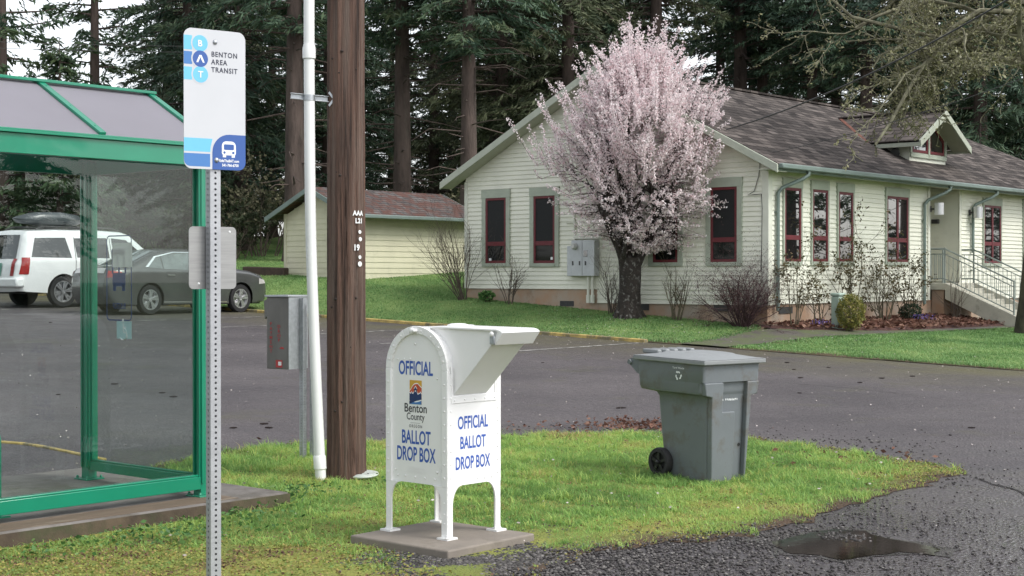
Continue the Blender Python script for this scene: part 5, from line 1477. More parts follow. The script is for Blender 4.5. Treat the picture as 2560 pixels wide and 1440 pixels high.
m.prism(rpoly(-.10, .10, zb_+.20, zb_+.25, .02), g, 0, .0006)
for u in (-.06, .06): m.prism([(u-.02, zb_-.085), (u+.02, zb_-.085), (u+.02, zb_-.04), (u-.02, zb_-.04)], g, 0, .0006)
m.build('bus_mark', STOPB, SP)
text('lettering', 'BUS STOP', .045, lambda u, v, d: g(u, ez(765, ym_)+v, d), STOPB, SP, .62, .03)

# ------------------------------------------------------------------ cars
CGLASS = M('dark_car_glass', (.010, .011, .012), .03, .1, spec=.8, coat=.4)
CGLASS2 = M('clear_car_glass', (.13, .15, .15), .04, .25, 3, spec=.8, coat=.4)
TYRE = M('tyre', (.014, .014, .015), .8, .1, 30)
RIM = M('alloy_rim', (.60, .60, .62), .3, .05, metal=.8)
CHROME = M('chrome_trim', (.65, .66, .67), .2, .03, metal=.9)
TAIL = M('red_tail_lamp', (.30, .012, .012), .15, .15, 8, coat=.6)
TAILW = M('clear_tail_lamp', (.5, .48, .48), .15, .1, coat=.6)
UNDER = M('underbody_black', (.012, .012, .012), .8)

def seg_dist(P, line):
    d = np.full(len(P), 9.0)
    for a, b in zip(line[:-1], line[1:]):
        a, b = np.array(a), np.array(b); ab = b-a; t = np.clip(((P-a)@ab)/(ab@ab), 0, 1)
        d = np.minimum(d, np.linalg.norm(P-(a+t[:, None]*ab), axis=1))
    return d

def dens2(pl, step, closed=False):
    out = []; q = pl + [pl[0]] if closed else pl
    for a, b in zip(q[:-1], q[1:]):
        k = max(1, int(math.dist(a, b)/step)); out += [(a[0]+(b[0]-a[0])*i/k, a[1]+(b[1]-a[1])*i/k) for i in range(k)]
    if not closed: out.append(q[-1])
    return out

def make_car(root, top, x_axles, wr, base_z, W, belt, roof_in, paint, glasses, rear_glass, glass_m, wheel_spokes, rround=.11, arch_gap=.06, lower=None):
    """top: side outline from the rear bumper's foot over the roof to the front bumper's foot"""
    def hw(P, d):
        y = W - np.clip((P[:, 1]-belt)/(top_z-belt), 0, 1)*roof_in
        y = y - .05*np.clip((belt-P[:, 1])/(belt-base_z), 0, 1)**2
        L0, L1 = top[0][0], top[-1][0]
        e = np.minimum(P[:, 0]-min(p[0] for p in top), max(p[0] for p in top)-P[:, 0]); y = y - .16*np.clip(1-e/.75, 0, 1)**2
        ins = rround - np.sqrt(np.maximum(0, rround**2 - np.maximum(0, rround-d)**2))
        return y - ins
    top_z = max(p[1] for p in top)
    tl = dens2(top, .10)
    ra = wr + arch_gap
    bot = [(top[-1][0], base_z)] if top[-1][1] > base_z+.01 else []
    for xa in sorted(x_axles, reverse=True):
        th = math.asin(max(-1, min(1, (base_z-wr)/ra)))
        for t in np.linspace(th, math.pi-th, 14): bot.append((xa + ra*math.cos(t), wr + ra*math.sin(t)))
    ol = tl + dens2(bot + [tl[0]], .12)[:-1]
    q = np.array(ol)
    g = np.stack(np.meshgrid(np.arange(q[:, 0].min(), q[:, 0].max(), .055), np.arange(base_z, top_z, .045)), -1).reshape(-1, 2)
    g = g[inside(ol, g)]
    def tess(ol_, g_):
        n = len(ol_)
        r = mgeo.delaunay_2d_cdt([Vector(p) for p in ol_] + [Vector(p) for p in g_], [], [list(range(n))], 1, 1e-6)
        return np.array([tuple(p) for p in r[0]]), [tuple(f) for f in r[2]]
    V2, F2 = tess(ol, g)
    y = hw(V2, seg_dist(V2, tl))
    m = MB()
    for s in (-1, 1): m.add([(p[0], s*yy, p[1]) for p, yy in zip(V2, y)], F2)
    T = np.array(tl); yt = hw(T, np.zeros(len(T)))
    # across the top: a strip with a slight crown
    lat = np.linspace(-1, 1, 9)
    nrm = np.gradient(T, axis=0); nrm = np.stack([-nrm[:, 1], nrm[:, 0]], 1); nrm /= np.linalg.norm(nrm, axis=1)[:, None]
    o = len(m.v)
    for i in range(len(T)):
        for t in lat: c = .035*(1-t**2); m.v.append((T[i, 0]+nrm[i, 0]*c, yt[i]*t, T[i, 1]+nrm[i, 1]*c))
    k = len(lat)
    for i in range(len(T)-1):
        for j in range(k-1): m.f.append((o+i*k+j, o+i*k+j+1, o+(i+1)*k+j+1, o+(i+1)*k+j))
    m.build('body', paint, root, smooth=38)
    m = MB(); xs = [p[0] for p in top]
    m.box(min(xs)+.25, max(xs)-.25, -W+.2, W-.2, base_z-.02, belt-.12)
    m.build('underbody', UNDER, root)
    def patch(poly, off, name, mat, both=True, par=root):
        pl = dens2(poly, .06, True); qq = np.array(pl)
        gg = np.stack(np.meshgrid(np.arange(qq[:, 0].min(), qq[:, 0].max(), .07), np.arange(qq[:, 1].min(), qq[:, 1].max(), .05)), -1).reshape(-1, 2)
        gg = gg[inside(pl, gg)]
        v, f = tess(pl, gg); yy = hw(v, seg_dist(v, tl)) + off
        for s in ((-1, 1) if both else (-1,)):
            mm = MB(); mm.add([(p[0], s*a, p[1]) for p, a in zip(v, yy)], f); mm.build(name, mat, par, smooth=60)
    for gpoly in glasses: patch(gpoly, .006, 'side_window', glass_m)
    def band(i0, i1, y0, y1, off, name, mat):
        """a piece of the top strip between outline corners i0..i1 (indices into top), from y0 to y1 of the half width"""
        sub = dens2(top[i0:i1+1], .08); S = np.array(sub); ys = hw(S, np.zeros(len(S)))
        nn = np.gradient(S, axis=0); nn = np.stack([-nn[:, 1], nn[:, 0]], 1); nn /= np.linalg.norm(nn, axis=1)[:, None]
        mm = MB(); L = np.linspace(y0, y1, 7)
        for i in range(len(S)):
            for t in L: c = .035*(1-t**2)+off; mm.v.append((S[i, 0]+nn[i, 0]*c, ys[i]*t, S[i, 1]+nn[i, 1]*c))
        for i in range(len(S)-1):
            for j in range(6): mm.f.append((i*7+j, i*7+j+1, (i+1)*7+j+1, (i+1)*7+j))
        return mm.build(name, mat, root, smooth=60)
    for i0, i1 in rear_glass: band(i0, i1, -.88, .88, .008, 'windscreen', glass_m)
    for xa in x_axles:
        for s in (-1, 1):
            mm = MB(); yc = s*(W-.13)
            mm.lathe([(wr*.70, -.10), (wr*.96, -.10), (wr, -.07), (wr, .07), (wr*.96, .10), (wr*.70, .10), (wr*.68, .05)], 32, (xa, yc, wr), (0, s, 0))
            wh = mm.build('wheel', TYRE, root, smooth=40)
            mm = MB(); mm.lathe([(wr*.70, .04), (wr*.70, .095), (wr*.64, .095), (wr*.60, .05)], 28, (xa, yc, wr), (0, s, 0))
            mm.lathe([(wr*.16, .02), (wr*.14, .085), (wr*.05, .09)], 12, (xa, yc, wr), (0, s, 0))
            for kk in range(wheel_spokes):
                t0 = 2*math.pi*kk/wheel_spokes+.2
                for dt in (-.16, .16):
                    t = t0+dt; a, b = wr*.12, wr*.64
                    mm.bar((xa+a*math.cos(t0), yc+s*.08, wr+a*math.sin(t0)), (xa+b*math.cos(t), yc+s*.08, wr+b*math.sin(t)), .045, .03, (0, 1, 0))
            mm.build('rim', RIM, wh, smooth=40)
            mm = MB(); mm.lathe([(wr*.62, .0), (wr*.62, .03)], 24, (xa, yc, wr), (0, s, 0)); mm.build('brake_disc', UNDER, wh)
    return patch, band, hw, tl

PAINT_G = M('dark_grey_car_paint', (.085, .088, .088), .25, .08, 2, metal=.3, coat=.8)
PAINT_W = M('white_car_paint', (.74, .75, .75), .25, .02, 2, coat=.6)
# grey saloon: its right rear wheel stands at (-9.1, 38)
sx, sy = -9.1 + .79*U1[0] + 1.43*U2[0], 38 + .79*U1[1] + 1.43*U2[1]
SD = thing('parked_sedan', 'dark grey sedan parked by the lawn, seen through the shelter glass', 'car', (sx, sy, Z(-8.2, 39.1)-.0), TH)
SD.scale = (1, 1, 1.07)
top = [(-2.50, .26), (-2.64, .46), (-2.66, .66), (-2.60, .95), (-2.52, 1.07), (-2.36, 1.105), (-2.02, 1.13), (-1.10, 1.475), (-.75, 1.525), (-.25, 1.545), (.25, 1.52), (.55, 1.46), (1.30, 1.08), (1.75, 1.02), (2.15, .93), (2.36, .80), (2.45, .62), (2.46, .42), (2.38, .24)]
patch, band, hw_, tl_ = make_car(SD, top, (-1.43, 1.43), .345, .23, .935, .98, .26, PAINT_G,
    [[(-1.52, 1.10), (-1.22, 1.32), (-1.06, 1.36), (-1.06, 1.07)], [(-1.02, 1.065), (-1.02, 1.37), (-.62, 1.43), (-.15, 1.44), (-.22, 1.04)], [(-.12, 1.035), (-.07, 1.44), (.25, 1.42), (.52, 1.36), (.98, 1.08), (.95, 1.03)]],
    [(6, 7), (11, 12)], CGLASS2, 5)
patch([(-1.58, 1.105), (-1.24, 1.36), (-.62, 1.475), (.25, 1.465), (.25, 1.445), (-.60, 1.452), (-1.20, 1.338), (-1.48, 1.11)], .012, 'window_trim', CHROME)
patch([(-1.02, .27), (.98, .25), (.98, .285), (-1.02, .305)], .008, 'sill_trim', CHROME)
patch([(-.95, .905), (-.72, .90), (-.72, .935), (-.95, .94)], .03, 'door_handle', CHROME); patch([(.10, .885), (.33, .88), (.33, .915), (.10, .92)], .03, 'door_handle', CHROME)
patch([(-2.62, .86), (-2.25, .89), (-2.28, 1.0), (-2.56, 1.02)], .008, 'tail_lamp', TAIL)
for s0, s1 in ((.42, .9), (-.9, -.42)): band(3, 4, s0, s1, .01, 'tail_lamp', TAILW)
band(2, 3, -.2, .2, .014, 'number_plate', M('number_plate', (.42, .47, .50), .5))
patch([(2.05, .70), (2.34, .72), (2.30, .80), (2.05, .84)], .006, 'headlamp', TAILW)
# white four-wheel drive beyond it
cx_, cy_ = -11.90 + .88*U1[0] + 1.475*U2[0], 40.3 + .88*U1[1] + 1.475*U2[1]
SV = thing('parked_suv', 'white SUV with dark windows parked beyond the grey sedan', 'car', (cx_, cy_, Z(-11.5, 41.5)), TH)
SV.scale = (1.05,)*3
top = [(-2.62, .40), (-2.70, .52), (-2.72, .78), (-2.68, 1.10), (-2.62, 1.20), (-2.44, 1.80), (-2.34, 1.90), (-1.6, 1.945), (-.3, 1.955), (.35, 1.93), (.62, 1.86), (1.28, 1.30), (1.6, 1.25), (2.25, 1.16), (2.42, 1.02), (2.48, .70), (2.46, .50), (2.40, .36)]
patch, band, hw_, tl_ = make_car(SV, top, (-1.475, 1.475), .39, .36, 1.0, 1.16, .20, PAINT_W,
    [[(-2.36, 1.25), (-2.22, 1.73), (-1.36, 1.75), (-1.24, 1.24)], [(-1.08, 1.25), (-1.12, 1.74), (-.14, 1.76), (-.12, 1.24)], [(.02, 1.24), (.0, 1.76), (.44, 1.72), (.98, 1.30), (.95, 1.24)]],
    [(4, 5), (10, 11)], CGLASS, 6)
patch([(-2.66, .82), (-2.44, .82), (-2.40, 1.24), (-2.58, 1.24)], .012, 'tail_lamp', TAIL)
for s0, s1 in ((.80, .98), (-.98, -.80)): band(2, 4, s0, s1, .012, 'tail_lamp', TAIL)
band(2, 3, -.28, .28, .016, 'number_plate', M('green_number_plate', (.10, .28, .22), .5))
patch([(-1.16, .42), (-1.12, 1.76), (-1.105, 1.76), (-1.145, .42)], .004, 'door_seam', UNDER); patch([(-.07, .42), (-.06, 1.76), (-.045, 1.76), (-.055, .42)], .004, 'door_seam', UNDER)
for x in (-.9, .1): patch([(x-.12, 1.10), (x+.12, 1.10), (x+.12, 1.14), (x-.12, 1.14)], .035, 'door_handle', PAINT_W)
m = MB(); m.box(-2.80, -2.55, -.96, .96, .50, .74); m.build('rear_bumper', PAINT_W, SV, bevel=.05)
for s in (-1, 1):
    m = MB(); m.tube([(-2.1, s*.70, 1.955), (-1.9, s*.70, 2.02), (.1, s*.70, 2.02), (.35, s*.70, 1.95)], .022, 6); m.build('roof_rail', DARKMETAL, SV, smooth=50)
m = MB(); m.bar((-.95, -.72, 2.04), (-.95, .72, 2.04), .06, .03); m.bar((-1.8, -.72, 2.04), (-1.8, .72, 2.04), .06, .03); m.build('roof_bar', DARKMETAL, SV)
RBX = thing('roof_box', 'dark grey roof cargo box carried on the white SUV', 'roof box', (cx_, cy_, Z(-11.5, 41.5)+.005), TH)
RBX.scale = (1.05,)*3
rg = []
for x, hw2, z0, z1 in ((-2.30, .05, 2.22, 2.24), (-2.1, .30, 2.12, 2.30), (-1.7, .40, 2.07, 2.40), (-1.1, .42, 2.06, 2.42), (-.6, .36, 2.08, 2.36), (-.35, .15, 2.16, 2.26)):
    rg.append([(x, hw2*math.copysign(abs(math.cos(t))**.6, math.cos(t)), (z0+z1)/2+(z1-z0)/2*math.copysign(abs(math.sin(t))**.6, math.sin(t))) for t in np.arange(16)*math.pi/8])
loft(rg).build('shell', M('roof_box_grey', (.06, .07, .075), .35, .1, coat=.3), RBX, smooth=50)

# ------------------------------------------------------------------ cones fallen on the asphalt
CONEM = M('fir_cone_brown', (.022, .014, .012), .9, .3, 30, bump=.6, bscale=60)
spots = [(583, 1072), (672, 1072), (660, 1062), (286, 962), (405, 984), (145, 988), (433, 994), (1556, 1022), (1968, 908), (2072, 920), (2002, 946), (2150, 958), (2282, 942), (2430, 1072), (1357, 908), (1548, 1022),
         (1999, 984), (126, 807), (1985, 925), (2205, 947)]
proto = None
for k, (px, py) in enumerate(spots):
    x, y = gp(px, py); L_ = .028 + .018*random.random()
    lab = 'small dark fir cone lying on the asphalt of the lot'
    if proto is None:
        m = MB(); n = 9; m.tube([(-.5, 0, .14), (-.42, 0, .14), (-.2, 0, .14), (.1, 0, .14), (.35, 0, .14), (.5, 0, .14)], [.05, .12, .17, .16, .10, .03], 8)
        for i in range(26): t = i*2.4; u = -.42+.8*i/26; rr = .17*(1-abs(u+.05)*1.1); m.bar((u, rr*.8*math.cos(t), .14+rr*.8*math.sin(t)), (u+.10, rr*1.35*math.cos(t), .14+rr*1.35*math.sin(t)), .07, .03)
        proto = m.build('fir_cone', CONEM); o = proto
    else: o = proto.copy(); COL.objects.link(o)
    o.location = (x, y, Z(x, y)+.004); o.scale = (L_*2.4, L_*1.3, L_*1.3); o.rotation_euler = (0, 0, random.uniform(-.5, .5) + (3.1 if random.random() < .5 else 0))
    tag(o, lab, 'fir cone', 'fir cones scattered on the asphalt')
# a crack sealed in the asphalt and two thin ones
cm = MB()
def crack(px_pts, w):
    pts = densify([gp(*p) for p in px_pts], .12)[:-1]
    g_ = []
    for (x, y) in pts:
        g_.append((x+random.gauss(0, .012), y+random.gauss(0, .012)))
    cut = [gp(*p) for p in px_pts]
    for a, b in zip(g_[:-1], g_[1:]):
        if math.dist(a, b) > .4: continue
        d = np.array(b)-np.array(a); n_ = np.array((-d[1], d[0]))/np.linalg.norm(d)*w*random.uniform(.3, 1)
        cm.add([(*(np.array(q)+s*n_), Z(*q)+.004) for q, s in ((a, -1), (b, -1), (b, 1), (a, 1))], [(0, 1, 2, 3)])
crack([(2440, 1195), (2480, 1212), (2530, 1222), (2570, 1240), (2600, 1246), (2570, 1239), (2530, 1221), (2480, 1211)], .016)
crack([(1960, 958), (2030, 962), (2130, 972), (2240, 984), (2300, 990), (2130, 971)], .006)
kind(cm.build('asphalt_cracks', M('crack_dirt', (.014, .012, .011), .95)), 'structure')
# ------------------------------------------------------------------ trees
BARK = M('fir_bark', (.045, .033, .028), .95, .3, 3, col2=(.115, .085, .072), stretch=(1, 1, .22), bump=1.0, bscale=9, bdist=.05, grime=((.13, .13, .10), 2.2, .58, .5))
NEEDLES = leaf_mat('fir_needles', [(0, (.026, .052, .038)), (.45, (.062, .108, .064)), (.8, (.115, .16, .082)), (1, (.17, .19, .105))], .6, .12)
SPRUCE = leaf_mat('spruce_needles', [(0, (.030, .058, .034)), (.5, (.060, .10, .048)), (1, (.12, .15, .06))], .6, .15)
DEADTWIG = M('dead_twigs', (.05, .042, .036), .95, .3, 4)

def cards(C, D, ln, wd, tint):
    """slender leaf blades: centre C, long axis D"""
    D = D/np.linalg.norm(D, axis=1)[:, None]
    n = len(C); b = RNG.normal(0, 1, (n, 3)); b -= D*(D*b).sum(1)[:, None]; b /= np.linalg.norm(b, axis=1)[:, None]
    a = D*(ln*.5)[:, None]; w = b*(wd*.5)[:, None]
    V = np.stack([C-a, C+w-a*.1, C+a, C-w-a*.1], 1).reshape(-1, 3)
    return V, np.repeat(tint, 4)

def conifer(name, label, H, cb, Rm, r0, mat, step=.34, per=3.4, droop=.32, tip_up=.0, dead=40, card=.36, wide=.062, lean=0.0, group='conifers of the wood'):
    root = thing(name, label, 'tree', group=group)
    rnd = random.Random(int(H*97+cb*13+Rm*7))
    m = MB(); n = 14
    zs = [-.5, 0, .3, .8, 1.6] + list(np.arange(3, H, 1.5)) + [H]
    rs = [r0*1.5, r0*1.32, r0*1.15, r0*1.05, r0] + [r0*(1-.93*((z-1.6)/(H-1.6))**.9) for z in zs[5:]]
    m.tube([(lean*z*.01*math.sin(z*.3), lean*z*.01, z) for z in zs], rs, n)
    for k in range(dead):
        z = rnd.uniform(1.6, max(cb+2, 3)); a = rnd.uniform(0, 6.28); L = rnd.uniform(.3, 2.4); r = r0*.9
        p0 = Vector((r*math.cos(a), r*math.sin(a), z)); p1 = p0 + Vector((math.cos(a), math.sin(a), rnd.uniform(-.25, .15)))*L*.6; p2 = p1 + Vector((math.cos(a+.3), math.sin(a+.3), rnd.uniform(-.6, .1)))*L*.4
        m.tube([p0, p1, p2], [.035, .018, .006], 4, False)
    Cs, Ds, Ls, Ts = [], [], [], []
    z = cb
    while z < H-.3:
        f = (z-cb)/(H-cb); Lz = Rm*(1-f)**.75*min(1, .45+f*4); st = step*(1 if z < 13 else 1.8)
        for _ in range(max(2, int(per + rnd.random()))):
            a = rnd.uniform(0, 6.28); L = Lz*rnd.uniform(.6, 1.12); ca, sa = math.cos(a), math.sin(a)
            dr = droop*rnd.uniform(.5, 1.5); z0 = z + rnd.uniform(-.2, .2); tb = rnd.gauss(.42, .17)
            P = lambda t: np.stack([ca*L*t, sa*L*t, z0 + L*(.12*t - dr*t*t + tip_up*t**3)], -1)
            m.tube([tuple(P(np.array(t))) for t in (0, .35, .7, 1)], [.02+.012*L, .02+.006*L, .018, .006], 4, False)
            ns = max(3, int(L/(.20 if z < 13 else .36))); t = (np.arange(ns)+RNG.random(ns))/ns*.9+.1
            base = P(t); sd = np.array((-sa, ca, 0)); out = np.array((ca, sa, 0))
            for s in (-1, 1):
                tl = .30*L*(1.1-t)*RNG.uniform(.6, 1.2, ns)+.12
                td = out*.75 + s*sd*.8 + np.array((0, 0, -.22)) + RNG.normal(0, .16, (ns, 3))
                for u in ((.2, .45, .7, .95, .8, .6) if z < 13 else (.4, .9)):
                    c = base + td*(tl*u)[:, None] + RNG.normal(0, .05, (ns, 3)); c[:, 2] -= .08*u*RNG.random(ns)
                    d = td*.7 + np.array((0, 0, -.55))*RNG.random((ns, 1)) + RNG.normal(0, .3, (ns, 3))
                    Cs.append(c); Ds.append(d); Ls.append(np.full(ns, card*(1 if z < 13 else 1.7))*RNG.uniform(.6, 1.25, ns)); Ts.append(np.clip(tb + RNG.normal(0, .13, ns), 0, 1))
        z += st*rnd.uniform(.7, 1.3)
    m.build('trunk', BARK, root, smooth=60)
    C, D, Ln, T = np.concatenate(Cs), np.concatenate(Ds), np.concatenate(Ls), np.concatenate(Ts)
    V, t = cards(C, D, Ln, Ln*(wide/card)*RNG.uniform(.7, 1.3, len(C)), T)
    np_mesh('crown', V, np.arange(len(V)).reshape(-1, 4), mat, root, t)
    return root

G_ = 'conifers of the wood'
kinds = {
    'fir': conifer('fir_tree', '', 26, 8.0, 4.4, .36, NEEDLES, dead=60),
    'dense': conifer('fir_tree', '', 23, 3.0, 4.2, .34, NEEDLES, dead=25, droop=.42),
    'low': conifer('fir_tree', '', 21, 1.0, 4.0, .30, NEEDLES, step=.36, droop=.36, dead=8),
    'spruce': conifer('spruce_tree', '', 19, 2.2, 3.0, .26, SPRUCE, step=.46, per=2.3, droop=.30, tip_up=.24, dead=10, card=.32, wide=.07),
    'small': conifer('fir_tree', '', 7.5, .4, 2.6, .12, SPRUCE, step=.28, per=4.5, droop=.25, tip_up=.15, dead=0, card=.32, wide=.07),
}
used = set()
OLIVE = leaf_mat('olive_needles', [(0, (.032, .048, .028)), (.45, (.085, .105, .055)), (.8, (.14, .155, .085)), (1, (.20, .20, .12))], .65, .15)
def put(kind_, px, d, label, sc=1.0, dz=0.0, rz=None, X=None):
    x = (px-1280)/FPX*d if X is None else X
    rz = random.uniform(0, 6.28) if rz is None else rz
    r = kinds[kind_]
    if kind_ not in used:
        used.add(kind_); r.location = (x, d, Z(x, d)+dz); r.rotation_euler = (0, 0, rz); r.scale = (sc,)*3; r['label'] = label
    else:
        r = dup(r, (x, d, Z(x, d)+dz), rz, sc, label, G_)
        if px in (1420, 1300, 540, 1255, 1230, 1085, 2330, 2240, 440, 1640):          # paler, lichen-hung trees
            c = [q for q in r.children if q.name.startswith('crown')][0]
            c.material_slots[0].link = 'OBJECT'; c.material_slots[0].material = OLIVE
# trees one can tell apart
put('spruce', 238, 57, 'sparse spruce with sky round it, above the shelter roof', 1.0)
put('spruce', 5, 50, 'spruce at the left edge hanging its boughs into the picture', 1.05)
put('small', 150, 50, 'olive green young fir just above the shelter roof', 1.05)
put('small', 320, 60, 'low young fir below the gap of sky, over the shelter roof', .85)
put('small', 60, 58, 'young fir below the spruce at the left edge', .9)
put('low', 468, 64, 'broad dark fir rising behind the transit sign', 1.0)
put('dense', 600, 61, 'dark fir between the transit sign and the white pipe', 1.0)
put('fir', 737, 53, 'thick fir trunk rising behind the shed roof and the white pipe', 1.02)
put('fir', 1006, 57, 'straight fir trunk rising behind the shed, right of the pole', 1.0)
put('fir', 1172, 54, 'fir trunk at the left gable end, beside the long building', .92)
put('fir', 2030, 66, 'tall fir trunk behind the ridge, left of the dormer', .85)
put('fir', 2165, 62, 'fir trunk directly behind the ridge end by the dormer', .9)
put('fir', 1905, 70, 'fir trunk behind the ridge right of the flowering tree', .9)
put('dense', 1420, 58, 'dark fir behind the left slope of the gable', 1.0)
put('low', 1300, 63, 'bushy fir behind the left end of the gable roof', 1.0)
put('dense', 1255, 60, 'pale hanging fir just left of the gable slope', .95)
put('dense', 2450, 62, 'hanging fir at the right behind the dormer', 1.05)
# the rest of the wood
W = 'dark conifer massed in the wood behind the buildings'
for px, d, k in ((540, 70, 'dense'), (680, 72, 'low'), (820, 66, 'low'), (900, 76, 'dense'), (1085, 70, 'low'), (1230, 76, 'low'), (1370, 72, 'dense'), (1500, 66, 'low'), (1580, 76, 'dense'), (1640, 64, 'fir'),
                 (1800, 78, 'dense'), (1850, 68, 'fir'), (1970, 78, 'dense'), (2090, 74, 'fir'), (2240, 72, 'dense'), (2330, 66, 'fir'), (2380, 78, 'low'), (2540, 70, 'low'), (2640, 64, 'dense'),
                 (420, 76, 'dense'), (500, 82, 'low'), (610, 86, 'low'), (760, 84, 'low'), (860, 90, 'low'), (980, 88, 'low'), (1130, 88, 'low'), (1260, 92, 'low'), (1440, 90, 'low'), (1540, 92, 'low'),
                 (1720, 95, 'small'), (1880, 92, 'low'), (2020, 94, 'low'), (2160, 92, 'low'), (2290, 92, 'low'), (2430, 92, 'low'), (2580, 90, 'low')):
    put(k, px, d, W, random.uniform(.85, 1.1))
for px, d in ((-40, 66), (110, 70), (200, 74), (270, 68), (350, 72), (400, 66), (20, 78), (160, 62), (310, 80), (480, 58), (440, 90), (380, 94), (90, 92), (240, 92), (-30, 90)):
    put('small', px, d, 'low bushy conifer at the edge of the wood behind the cars', random.uniform(.75, 1.0))
R_ = 'unseen conifer added on the right for the panes to reflect'  # out of view, added so the window and shelter panes mirror trees
for X, Y, k in ((60, 66, 'low'), (66, 54, 'fir'), (62, 44, 'fir'), (40, 32, 'low'), (46, 22, 'dense'), (42, 12, 'low'), (47, 2, 'low'), (48, 70, 'fir'), (23, 41, 'spruce'), (30, 47, 'spruce'), (34, 50, 'fir')):
    put(k, 0, Y, R_, random.uniform(.8, 1.0), X=X)

for X, Y, k in ((-46, 6, 'low'), (-50, 14, 'dense'), (-44, 22, 'low'), (-48, 31, 'dense'), (-42, 40, 'low'), (-38, 48, 'dense'), (-52, 0, 'low')):
    put(k, 0, Y, 'conifer of the wood that closes the lot off to the left', random.uniform(.8, 1.0), X=X)

# ------------------------------------------------------------------ bare shrubs
def sticks(m, p, d, L, r, lev, rnd, curl=.25, kids=(3, 5), n=4, up=.15, tips=None, spread=.8, ratio=.55):
    k = 5; pts = [p]; rr = [r]
    for i in range(k):
        d = (d + Vector((rnd.gauss(0, curl), rnd.gauss(0, curl), rnd.gauss(0, curl)*.6 + up))*.5).normalized()
        p = p + d*(L/k); pts.append(p); rr.append(r*(1-.7*(i+1)/k))
    m.tube(pts, rr, n, False)
    if tips is not None and lev == 0: tips += pts[2:]
    if lev > 0:
        for _ in range(rnd.randint(*kids)):
            i = rnd.randint(1, k-1); q = pts[i].lerp(pts[i+1], rnd.random())
            dd = (pts[i+1]-pts[i]).normalized(); s = Vector((rnd.gauss(0, 1), rnd.gauss(0, 1), rnd.gauss(0, .7))).normalized()
            sticks(m, q, (dd + s*spread).normalized(), L*ratio*rnd.uniform(.6, 1.2), rr[i]*.6, lev-1, rnd, curl, kids, max(3, n-1), up, tips, spread, ratio)

TWIG_G, TWIG_P, TWIG_R = M('grey_brown_twigs', (.095, .075, .058), .9, .3, 3), M('purple_twigs', (.045, .022, .024), .85, .3, 3), M('olive_canes', (.085, .075, .045), .85, .3, 3)
LEAF_R = leaf_mat('rose_leaves', [(0, (.07, .05, .025)), (.5, (.10, .10, .045)), (1, (.15, .10, .05))], .6, .2)
def off_wall(px, py, gap=.45):
    """the ground point under a pixel, moved along the sight line until it stands clear of the building's walls"""
    x, y = gp(px, py)
    while y > 20:
        dx, dy = x-CX, y-CY; a, b = dx*.651+dy*.759, -dx*.759+dy*.651
        if not (a > -gap and b > -gap): break
        x, y = x*(1-.15/y), y-.15
    return (x, y)
def shrub(px, py, h, spread, stems, label, mat, name='bare_shrub', lev=2, r=.014, seed=1, leaves=0, lean=(0, 0), lsize=.05, kids=(3, 5), off=.10, up=.15, pos=None, lmat=None, ratio=.55, spr=.8, curl=.22):
    c = pos or off_wall(px, py); rnd = random.Random(seed)
    root = thing(name, label, 'shrub', (*c, Z(*c)))
    m = MB(); tips = []
    for k in range(stems):
        a = 6.283*k/stems + rnd.uniform(-.4, .4); t = rnd.uniform(.15, 1)*spread
        d = Vector((math.cos(a)*t+lean[0], math.sin(a)*t+lean[1], 1)).normalized()
        sticks(m, Vector((math.cos(a)*off*rnd.random(), math.sin(a)*off*rnd.random(), -.03)), d, h*rnd.uniform(.7, 1.05), r*rnd.uniform(.6, 1.1), lev, rnd, curl, kids, 5, up, tips, spr, ratio)
    m.build('stems', mat, root)
    if leaves:
        tp = np.array([tuple(q) for q in tips]); C = tp[RNG.integers(0, len(tp), leaves)] + RNG.normal(0, .03, (leaves, 3))
        V, F, t = leaf_cards(C, RNG.uniform(.6, 1.3, leaves)*lsize, RNG.random(leaves), .8)
        np_mesh('leaves', V, F, lmat or LEAF_R, root, t)
    return root
shrub(1158, 738, 1.95, .55, 20, 'tall bare shrub fanning out at the left corner of the long building', TWIG_G, lev=3, seed=3, lean=(-.28, 0), r=.017)
shrub(1275, 748, 1.25, .38, 9, 'small bare shrub under the leftmost gable window', TWIG_G, lev=2, seed=4, r=.018)
shrub(1530, 764, 1.15, .5, 14, 'bare twiggy shrub behind the trunk of the flowering tree', TWIG_G, lev=3, seed=5, r=.015)
shrub(1690, 786, 1.45, .45, 10, 'thin bare shrub under the gable window right of the flowering tree', TWIG_R, lev=3, seed=6, r=.018, kids=(3, 4))
shrub(1855, 803, 1.38, 1.25, 40, 'dense dark purple leafless bush at the right corner of the gable wall', TWIG_P, lev=3, seed=7, r=.017, kids=(4, 5), leaves=7000, lsize=.026, up=.02, ratio=.62, spr=1.15, curl=.34, lmat=leaf_mat('purple_buds', [(0, (.05, .02, .022)), (1, (.09, .04, .035))], .7, 0))
shrub(1986, 806, 1.75, .35, 6, 'tall thin rose bush with a brown withered clump under the first narrow window', TWIG_R, 'rose_bush', lev=2, seed=8, r=.016, leaves=420, lsize=.07, kids=(2, 4))
shrub(2048, 806, 1.35, .40, 6, 'rose bush just left of the green utility pedestal', TWIG_R, 'rose_bush', lev=2, seed=9, r=.016, leaves=420, lsize=.07, kids=(2, 4))
shrub(2128, 795, 2.0, .40, 9, 'tall leafy rose bush behind the round yellow shrub', TWIG_R, 'rose_bush', lev=2, seed=10, r=.017, leaves=900, lsize=.07, kids=(3, 4))
shrub(2208, 792, 1.6, .6, 12, 'spreading rose bush below the paired window', TWIG_R, 'rose_bush', lev=2, seed=11, r=.016, leaves=900, lsize=.07, kids=(3, 4))
shrub(2268, 790, 1.5, .5, 8, 'rose bush beside the downspout left of the entrance', TWIG_R, 'rose_bush', lev=2, seed=12, r=.016, leaves=600, lsize=.07, kids=(3, 4))
